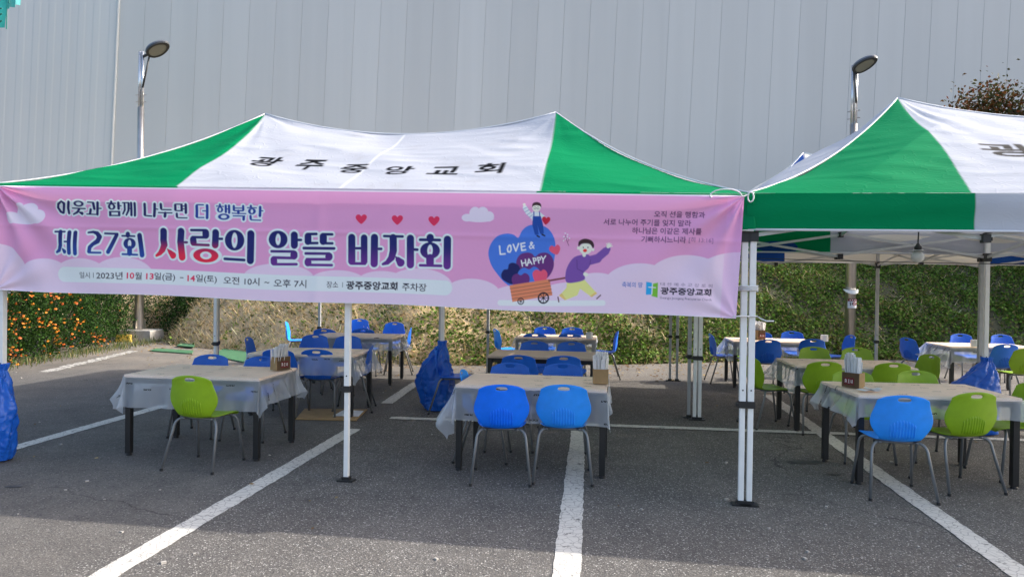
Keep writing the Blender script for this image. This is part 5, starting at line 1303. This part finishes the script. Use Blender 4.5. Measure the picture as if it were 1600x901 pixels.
# ------------------------------------------------------------------ lamp posts
def lamp(px_, Y, ztop_py, zbase, label, hs=1.0, tilt=-30, hx=0.43, hz=0.03):
    t = at_depth(px_, ztop_py, Y); H = t.z - zbase
    root = thing('street_lamp', label, 'street lamp', (t.x, Y, zbase), 0, 'steel lamp posts behind the tents')
    mb = MB(); mb.lathe([(0.105, 0.0), (0.105, 0.60 * H), (0.10, 0.605 * H), (0.076, 0.61 * H), (0.076, 0.80 * H)], n=20); mb.build('pole', M['steel'], root, smooth=True)
    mb = MB()
    for sx in (-0.035, 0.035): mb.tube([(sx, 0, 0.795 * H), (sx, 0, H)], 0.034, 12)
    up_ = mb.build('upper_tube', mat('polished_tube', (0.62, 0.63, 0.65), 0.25, metal=0.7), root, smooth=True)
    for zz in (0.82, 0.845):
        mb = MB(); mb.tube([(-0.13, 0, zz * H), (0.13, 0, zz * H)], 0.012, 8); mb.build('bolt', M['steel'], up_)
    mb = MB(); mb.tube([(0.05, -0.02, 0.87 * H), (hx - 0.19, -0.05, H + hz - 0.09)], 0.022, 8); mb.tube([(0.05, 0, H - 0.12), (hx - 0.21, -0.04, H + hz - 0.09)], 0.035, 8); mb.build('bracket', M['lampdark'], root, smooth=True)
    # egg shaped head tilted towards the car park
    rot = (Matrix.Rotation(R(tilt), 3, 'Y') @ Matrix.Rotation(R(-22), 3, 'X')) * hs; c0 = Vector((hx, -0.10, H + hz)); V = []; na, nb = 28, 12
    mb = MB(); vs = []; fs = []
    for j in range(nb + 1):
        f = j / nb; ph = f * math.pi / 2
        for k in range(na):
            a = 2 * math.pi * k / na; rx = 0.31 * (1 + 0.12 * math.cos(a)); ry = 0.20
            vs.append(c0 + rot @ Vector((rx * math.cos(a) * math.cos(ph), ry * math.sin(a) * math.cos(ph), 0.13 * math.sin(ph) ** 0.8)))
    for j in range(nb):
        for k in range(na): fs.append((j * na + k, j * na + (k + 1) % na, (j + 1) * na + (k + 1) % na, (j + 1) * na + k))
    mb.add(vs, fs); hd = mb.build('lamp_head', M['lampgrey'], root, smooth=True)
    mb = MB(); ring = lambda s_, z_: [c0 + rot @ Vector((0.31 * (1 + 0.12 * math.cos(2 * math.pi * k / na)) * math.cos(2 * math.pi * k / na) * s_, 0.20 * math.sin(2 * math.pi * k / na) * s_, z_)) for k in range(na)]
    r0, r1, r2 = ring(1.0, 0.0), ring(0.97, -0.05), ring(0.74, -0.052); vs = r0 + r1 + r2
    fs = [(k + na, (k + 1) % na + na, (k + 1) % na, k) for k in range(na)] + [(k + 2 * na, (k + 1) % na + 2 * na, (k + 1) % na + na, k + na) for k in range(na)]
    mb.add(vs, fs); mb.build('rim', M['lampdark'], hd)
    mb = MB(); mb.add(ring(0.75, -0.045), [tuple(reversed(range(na)))]); mb.build('lens', M['lens'], hd)
    mb = MB(); mb.box((0, 0, 0.012), (0.34, 0.34, 0.024))
    for a in range(4): mb.box((0.13 * math.cos(a * math.pi / 2), 0.13 * math.sin(a * math.pi / 2), 0.13), (0.06 if a % 2 == 0 else 0.012, 0.012 if a % 2 == 0 else 0.06, 0.22))
    mb.build('base_plate', M['steel'], root)
    return root, t
LY = 17.5
r1_, t1_ = lamp(221, LY, 81, 0.28, 'lamp post on a concrete block at left beside the orange flowers')
mb = MB(); mb.box((0, 0, 0.14), (0.86, 0.7, 0.28), taper=0.94); o = mb.build('concrete_footing', M['concrete'], bevel=0.015); o.location = (t1_.x + 0.05, LY, 0); tag(o, 'grey concrete footing block under the left lamp post', 'footing')
RY = 15.2
rz_ = float(hill(np.array(at_depth(1338, 300, RY).x), np.array(RY))) - 0.03
r2_, t2_ = lamp(1335.5, RY, 102, rz_, 'lamp post at right carrying a small sign, rising behind the green tent', 0.86, -24, 0.20, -0.06)
r2_.rotation_euler = (0, 0, R(-42))
# sign and white band on the right post
sx_, sy_ = t2_.x, RY - 0.118
zs_ = at_depth(1338, 474, RY).z
sg = thing('notice_sign', 'small white notice with dark red header strapped to the right lamp post', 'sign', (sx_, sy_, zs_))
def curved(mb, x0, x1, z0, z1, dpt=0.0, n=8):
    rad = 0.12; vs = []
    for z in (z0, z1):
        for k in range(n + 1):
            x = x0 + (x1 - x0) * k / n; vs.append((x, (0.118 - math.sqrt(max(rad * rad - x * x, 0))) - dpt, z))
    mb.add(vs, [(k, k + 1, n + 1 + k + 1, n + 1 + k) for k in range(n)])
mb = MB(); curved(mb, -0.098, 0.098, -0.098, 0.098); mb.build('plate', mat('pale_sign', (0.50, 0.51, 0.54), 0.5), sg)
mb = MB(); curved(mb, -0.098, 0.098, 0.05, 0.098, 0.003); mb.build('header', M['maroon'], sg)
mb = MB()
for x_ in (-0.06, -0.02, 0.02, 0.06): mb.box((x_, 0.0 - 0.006 + (0.118 - math.sqrt(0.0144 - x_ * x_)), 0.074), (0.02, 0.002, 0.016))
mb.build('lettering', M['whiteprint'], sg)
mb = MB()
for x_, z_, w_, h_ in ((-0.06, 0.02, 0.03, 0.02), (-0.055, -0.02, 0.018, 0.05), (0.07, 0.0, 0.018, 0.06), (-0.015, 0.0, 0.02, 0.05)): mb.box((x_, -0.006 + (0.118 - math.sqrt(0.0144 - x_ * x_)), z_), (w_, 0.002, h_))
mb.build('pictogram', M['blacksteel'], sg)
mb = MB(); mb.tube([(0.03 + 0.036 * math.cos(a), -0.004, -0.002 + 0.036 * math.sin(a)) for a in np.linspace(0, 2 * math.pi, 20)], 0.005, 6); mb.tube([(0.005, -0.005, 0.022), (0.055, -0.005, -0.028)], 0.005, 6); mb.build('prohibition_ring', mat('sign_red', (0.5, 0.02, 0.03), 0.5), sg)
zb_ = at_depth(1338, 456, RY).z
mb = MB(); pts = [(0.135 * math.cos(a), 0.135 * math.sin(a), 0.02 + 0.03 * math.sin(a)) for a in np.linspace(math.pi * 1.0, 2.0 * math.pi, 16)]
V = []
for a in np.linspace(math.pi * 0.9, 2.1 * math.pi, 20):
    tap = max(0.25, math.sin((a - math.pi * 0.9) / (1.2 * math.pi) * math.pi)); 
    for rr, zz in ((0.112, -0.045 * tap), (0.135, -0.045 * tap), (0.135, 0.04 * tap), (0.112, 0.04 * tap)): V.append((rr * math.cos(a) * 1.15, rr * math.sin(a), zz + 0.07 * (1 - tap)))
fs = []
for k in range(19):
    for j in range(4): fs.append((4 * k + j, 4 * k + (j + 1) % 4, 4 * (k + 1) + (j + 1) % 4, 4 * (k + 1) + j))
fs += [(3, 2, 1, 0), (76, 77, 78, 79)]
mb = MB(); mb.add(V, fs); o = mb.build('pole_collar', M['bulb']); o.location = (t2_.x, RY, zb_); tag(o, 'white half ring collar clipped on the right lamp post above the notice', 'collar')

# ------------------------------------------------------------------ bulb and cable under the right tent
def w2(s, t, z): return O2 + UV_ * s + VV_ * t + Vector((0, 0, z))
by = 6.4; bp = at_depth(1434, 400, by)
bl = thing('light_bulb', 'unlit white bulb hanging on a black cord under the right tent', 'light bulb', bp)
mb = MB(); mb.lathe([(0.004, -0.062), (0.03, -0.056), (0.05, -0.035), (0.056, -0.008), (0.05, 0.018), (0.034, 0.04), (0.028, 0.05)], n=20); mb.build('glass', M['bulb'], bl, smooth=True)
mb = MB(); mb.lathe([(0.030, 0.05), (0.032, 0.085), (0.02, 0.10), (0.008, 0.12)], n=14); mb.build('socket', M['black'], bl, smooth=True)
mb = MB(); mb.lathe([(0.032, 0.056), (0.066, 0.050), (0.067, 0.048), (0.034, 0.060)], n=20); mb.build('shade', M['bar'], bl, smooth=True)
mb = MB(); mb.tube([(0, 0, 0.115), (0.004, 0, 0.22), (-0.004, 0, 0.40)], 0.006, 6); mb.build('cord', M['black'], bl)
mb = MB(); pa = w2(0.05, 3.1, 1.93); pb = w2(TW * 0.98, 3.1, 1.90)
mb.tube([pa.lerp(pb, k / 20) - Vector((0, 0, 0.04 * math.sin(math.pi * k / 20))) for k in range(21)], 0.005, 6); tag(mb.build('power_cable', M['black']), 'thin black cable strung along the back of the right tent', 'cable')

# ------------------------------------------------------------------ flowering bushes on the left
def bush(x, y, r, h, nl, nf, label, seed):
    rs = np.random.default_rng(seed)
    root = thing('flowering_bush', label, 'bush', (x, y, 0), 0, 'orange flowered bushes at the left edge')
    mb = MB()
    for k in range(9):
        a = rs.uniform(0, 6.28); b = rs.uniform(0.3, 0.8) * r
        mb.tube([(0.06 * math.cos(a), 0.06 * math.sin(a), 0), (b * 0.5 * math.cos(a), b * 0.5 * math.sin(a), h * 0.45), (b * math.cos(a), b * math.sin(a), h * 0.85)], [0.014, 0.01, 0.004], 6)
    mb.build('stem', M['bark'], root)
    def surf(n, lo):
        a = rs.uniform(0, 2 * np.pi, n); zf = rs.uniform(0, 1, n) ** 0.8
        prof = np.sqrt(np.clip(1 - (np.maximum(zf - 0.25, 0) / 0.75) ** 2.2, 0, 1)) * (0.85 + 0.15 * np.minimum(zf / 0.25, 1))
        lump = 1 + 0.16 * np.sin(a * 3 + seed) * np.sin(zf * 7 + seed) + 0.10 * np.sin(a * 7 + zf * 9)
        rad = rs.uniform(lo, 1, n) ** 0.6 * prof * lump * r
        return np.stack([rad * np.cos(a), rad * np.sin(a), 0.03 + zf * h * (0.94 + 0.09 * np.sin(a * 4 + seed))], -1)
    C = surf(nl, 0.25)
    cols_ = pickcols(nl, [(0.014, 0.042, 0.007), (0.025, 0.066, 0.010), (0.042, 0.095, 0.014), (0.010, 0.028, 0.006)], rs, 0.3)
    V, Fq, cc = leaves_np(C, rs.uniform(0.035, 0.08, nl), cols_, 0.35, 0.42, rs); np_mesh('foliage', V, Fq, M['leaf'], root, colors=cc, smooth=False)
    if nf:
        C = surf(max(int(nf * 0.42), 2), 0.9) * np.array([1.05, 1.05, 1.0]); C = np.repeat(C, 9, 0) + rs.normal(size=(len(C) * 9, 3)) * 0.085; vs = []; fs = []; fc = []
        for c_ in C:
            s_ = rs.uniform(0.017, 0.031); nrm = Vector((rs.normal() * 0.5, -0.5 + rs.normal() * 0.5, 0.8)).normalized(); q = nrm.to_track_quat('Z', 'Y').to_matrix(); o_ = len(vs)
            cc_ = np.array([(0.62, 0.17, 0.006), (0.72, 0.25, 0.012), (0.55, 0.10, 0.006)][rs.integers(0, 3)])
            vs.append(Vector(c_) + nrm * s_ * 0.35); fc.append(cc_ * 0.8)
            for k in range(10):
                a = k * math.pi / 5; rr = s_ * (1.0 if k % 2 == 0 else 0.8); vs.append(Vector(c_) + q @ Vector((rr * math.cos(a), rr * math.sin(a), s_ * 0.15 * (k % 2)))); fc.append(cc_)
            fs += [(o_, o_ + 1 + k, o_ + 1 + (k + 1) % 10) for k in range(10)]
        fl_ = np_mesh('flowers', np.array(vs), np.array(fs), M['petal'], root, colors=np.array(fc), smooth=False); fl_['kind'] = 'stuff'
BUSH = [(-9.55, 11.6, 1.0, 1.55, 5200, 80, 'orange flowered bush nearest us behind the left front tent leg'), (-9.6, 13.1, 1.0, 1.62, 5200, 90, 'orange flowered bush thick with bright blooms, second from the left picture edge'),
        (-9.75, 14.7, 1.05, 1.6, 4800, 46, 'dark bush with scattered orange blooms in the middle of the flower row'), (-10.1, 16.4, 1.0, 1.6, 4200, 22, 'dark leafy bush with few orange blooms just left of the lamp post'),
        (-10.6, 18.5, 1.2, 1.8, 4200, 6, 'dark green bush almost without blooms behind the left lamp post'), (-8.55, 18.6, 0.95, 1.45, 4200, 2, 'mid green bush right of the left lamp post without blooms'),
        (-11.6, 12.4, 1.2, 1.7, 3000, 20, 'bush at the back of the flower row, behind the nearest ones'), (-12.0, 15.0, 1.3, 1.8, 3000, 10, 'tall dark bush at the back of the flower row near its middle')]
for i, b in enumerate(BUSH): bush(*b[:4], int(b[4] * 3), *b[5:], seed=20 + i)
# low grass at the feet of the bushes
n = 1500; x = -8.75 + RNG.normal(size=n) * 0.18 - RNG.uniform(0, 0.3, n); y = RNG.uniform(10.2, 17.5, n); h = RNG.uniform(0.05, 0.16, n); an = RNG.uniform(0, 6.28, n)
base = np.stack([x, y, np.zeros(n)], -1); tip = base + np.stack([np.cos(an) * 0.4, np.sin(an) * 0.4, np.ones(n)], -1) * h[:, None]; sv = np.stack([-np.sin(an), np.cos(an), 0 * an], -1) * 0.006
V = np.stack([base - sv, base + sv, tip + sv * 0.3, tip - sv * 0.3], 1).reshape(-1, 3)
tag(np_mesh('verge_grass', V, np.arange(4 * n).reshape(n, 4), M['grass'], colors=np.repeat(pickcols(n, [(0.08, 0.12, 0.025), (0.20, 0.17, 0.06), (0.06, 0.10, 0.025)]), 4, 0), smooth=False), kind='stuff')

# ------------------------------------------------------------------ tree at the top right
def tree(x, y, zb, label):
    rs = np.random.default_rng(77); root = thing('autumn_tree', label, 'tree', (x, y, zb))
    mb = MB(); mb.tube([(0, 0, -0.1), (0.05, 0.02, 0.9), (-0.03, 0, 1.8), (0.08, 0.05, 2.8), (0.12, 0, 3.6)], [0.17, 0.14, 0.115, 0.08, 0.03], 10)
    tips = []
    for k in range(16):
        a = rs.uniform(0, 6.28); z0 = rs.uniform(1.0, 3.0); ln = rs.uniform(1.2, 2.3) * (1.15 - 0.2 * (z0 - 1)); 
        p1 = Vector((0.5 * ln * math.cos(a), 0.5 * ln * math.sin(a), z0 + 0.28 * ln)); p2 = Vector((ln * math.cos(a), ln * math.sin(a), z0 + 0.45 * ln + rs.uniform(-0.2, 0.2)))
        mb.tube([(0, 0, z0), p1, p2], [0.05, 0.032, 0.008], 7); tips += [p1.lerp(p2, t) for t in (0.2, 0.6, 1.0)]
        for s_ in range(2):
            b = a + rs.uniform(-0.9, 0.9); p3 = p1 + Vector((0.6 * math.cos(b), 0.6 * math.sin(b), rs.uniform(-0.1, 0.4))); mb.tube([p1, p3], [0.018, 0.005], 5); tips.append(p3)
    mb.build('trunk', M['bark'], root)
    tips += [Vector((0.1, 0, 3.7)), Vector((-0.2, 0.2, 3.3))]
    C = []
    for t in tips:
        m_ = rs.integers(380, 600); C.append(np.array(t) + rs.normal(size=(m_, 3)) * np.array([0.30, 0.30, 0.19]))
    C = np.concatenate(C); n_ = len(C)
    cols_ = pickcols(n_, [(0.06, 0.055, 0.015), (0.10, 0.055, 0.02), (0.15, 0.05, 0.02), (0.045, 0.05, 0.014), (0.18, 0.07, 0.02), (0.06, 0.07, 0.02)], rs, 0.3)
    V, Fq, cc = leaves_np(C, rs.uniform(0.05, 0.11, n_), cols_, 0.4, 0.6, rs); np_mesh('crown', V, Fq, M['leaf'], root, colors=cc, smooth=False); root.scale = (1.3, 1.3, 1.40); root['group'] = 'autumn trees on the bank'; return root
tx, ty = 15.9, 20.0
tt_ = tree(tx, ty, float(hill(np.array(tx), np.array(ty))), 'rust and dark green autumn tree on the bank above the right tent')

for (x_, y_, a_, k_, lb) in ((18.6, 17.6, 2.0, 1.35, 'added autumn tree shading the bank just past the right picture edge, nearest the car park'), (20.8, 20.6, 4.1, 1.5, 'added autumn tree shading the bank past the right picture edge, second from the visible tree'), (17.2, 16.2, 0.9, 0.95, 'small added autumn tree for shade at the foot of the bank past the right picture edge'), (23.5, 17.5, 5.2, 1.5, 'added autumn tree for shade furthest right on the bank outside the picture')):  # unseen copies added to cast shade over the right of the bank
    c = copy_tree(tt_); c.location = (x_, y_, float(hill(np.array(x_), np.array(y_)))); c.rotation_euler = (0, 0, a_); c.scale = (k_, k_, k_ * 1.1); c['label'] = lb
# ------------------------------------------------------------------ teal netting at the top left
nY = 20.0; p0 = at_depth(-60, 48, nY); pe = at_depth(11, 46, nY); pf = at_depth(29, 8, nY)
sc_ = thing('scaffold_hoist', 'teal netted scaffold corner jutting in at the top left corner', 'scaffold', (p0.x, nY, 0))
mb = MB()
for dx in (0, -1.2):
    for dy in (0, 1.2): mb.tube([(dx, dy, 0), (dx, dy, 14)], 0.05, 8)
for zz in np.arange(1.5, 14, 2.0):
    mb.tube([(0, 0, zz), (-1.2, 0, zz)], 0.03, 6); mb.tube([(0, 1.2, zz), (-1.2, 1.2, zz)], 0.03, 6); mb.tube([(0, 0, zz), (0, 1.2, zz)], 0.03, 6)
mb.build('tower_frame', M['netbar'], sc_)
def drape(x0, x1, z0, z1, dy, slant):
    nu, nv = 30, 30; a, b = np.meshgrid(np.linspace(0, 1, nu), np.linspace(0, 1, nv)); X = x0 + (x1 - x0) * a + 0.03 * np.sin(b * 9); Z = z0 + (z1 - z0) * b + slant * a
    Y = dy + 0.05 * np.sin(a * 14 + b * 3) + 0.04 * np.sin(b * 11 + a * 5); return np.stack([X, Y, Z], -1).reshape(-1, 3), grid_faces(nu, nv)
ex = pe.x - p0.x; fx = pf.x - p0.x
V, Fq = drape(-1.2, ex, pe.z - 0.05, 14, -0.1, 0.06); np_mesh('net_panel', V, Fq, M['net'], sc_)
V, Fq = drape(ex - 0.1, fx, pf.z - 0.08, 14, 0.06, 0.10); np_mesh('net_panel', V, Fq, mat('pale_teal_net', (0.16, 0.60, 0.60), 0.7, var=0.15, vscale=2, translucent=0.4), sc_)
mb = MB()
for (z_, a, b) in ((pe.z + 0.46, -0.4, ex), (pe.z + 0.32, ex - 0.16, ex), (pe.z + 0.12, ex - 0.14, ex)):
    mb.tube([(a, -0.2, z_ - 0.12 if a < 0 else z_ - 0.05), (b, -0.2, z_ + 0.06)], 0.022, 7)
mb.tube([(ex + 0.1, -0.06, pf.z + 0.02), (ex + 0.12, -0.06, 14)], 0.02, 6); mb.tube([(ex, -0.02, pe.z), (ex, -0.02, 14)], 0.015, 6)
mb.build('net_bar', M['netbar'], sc_)
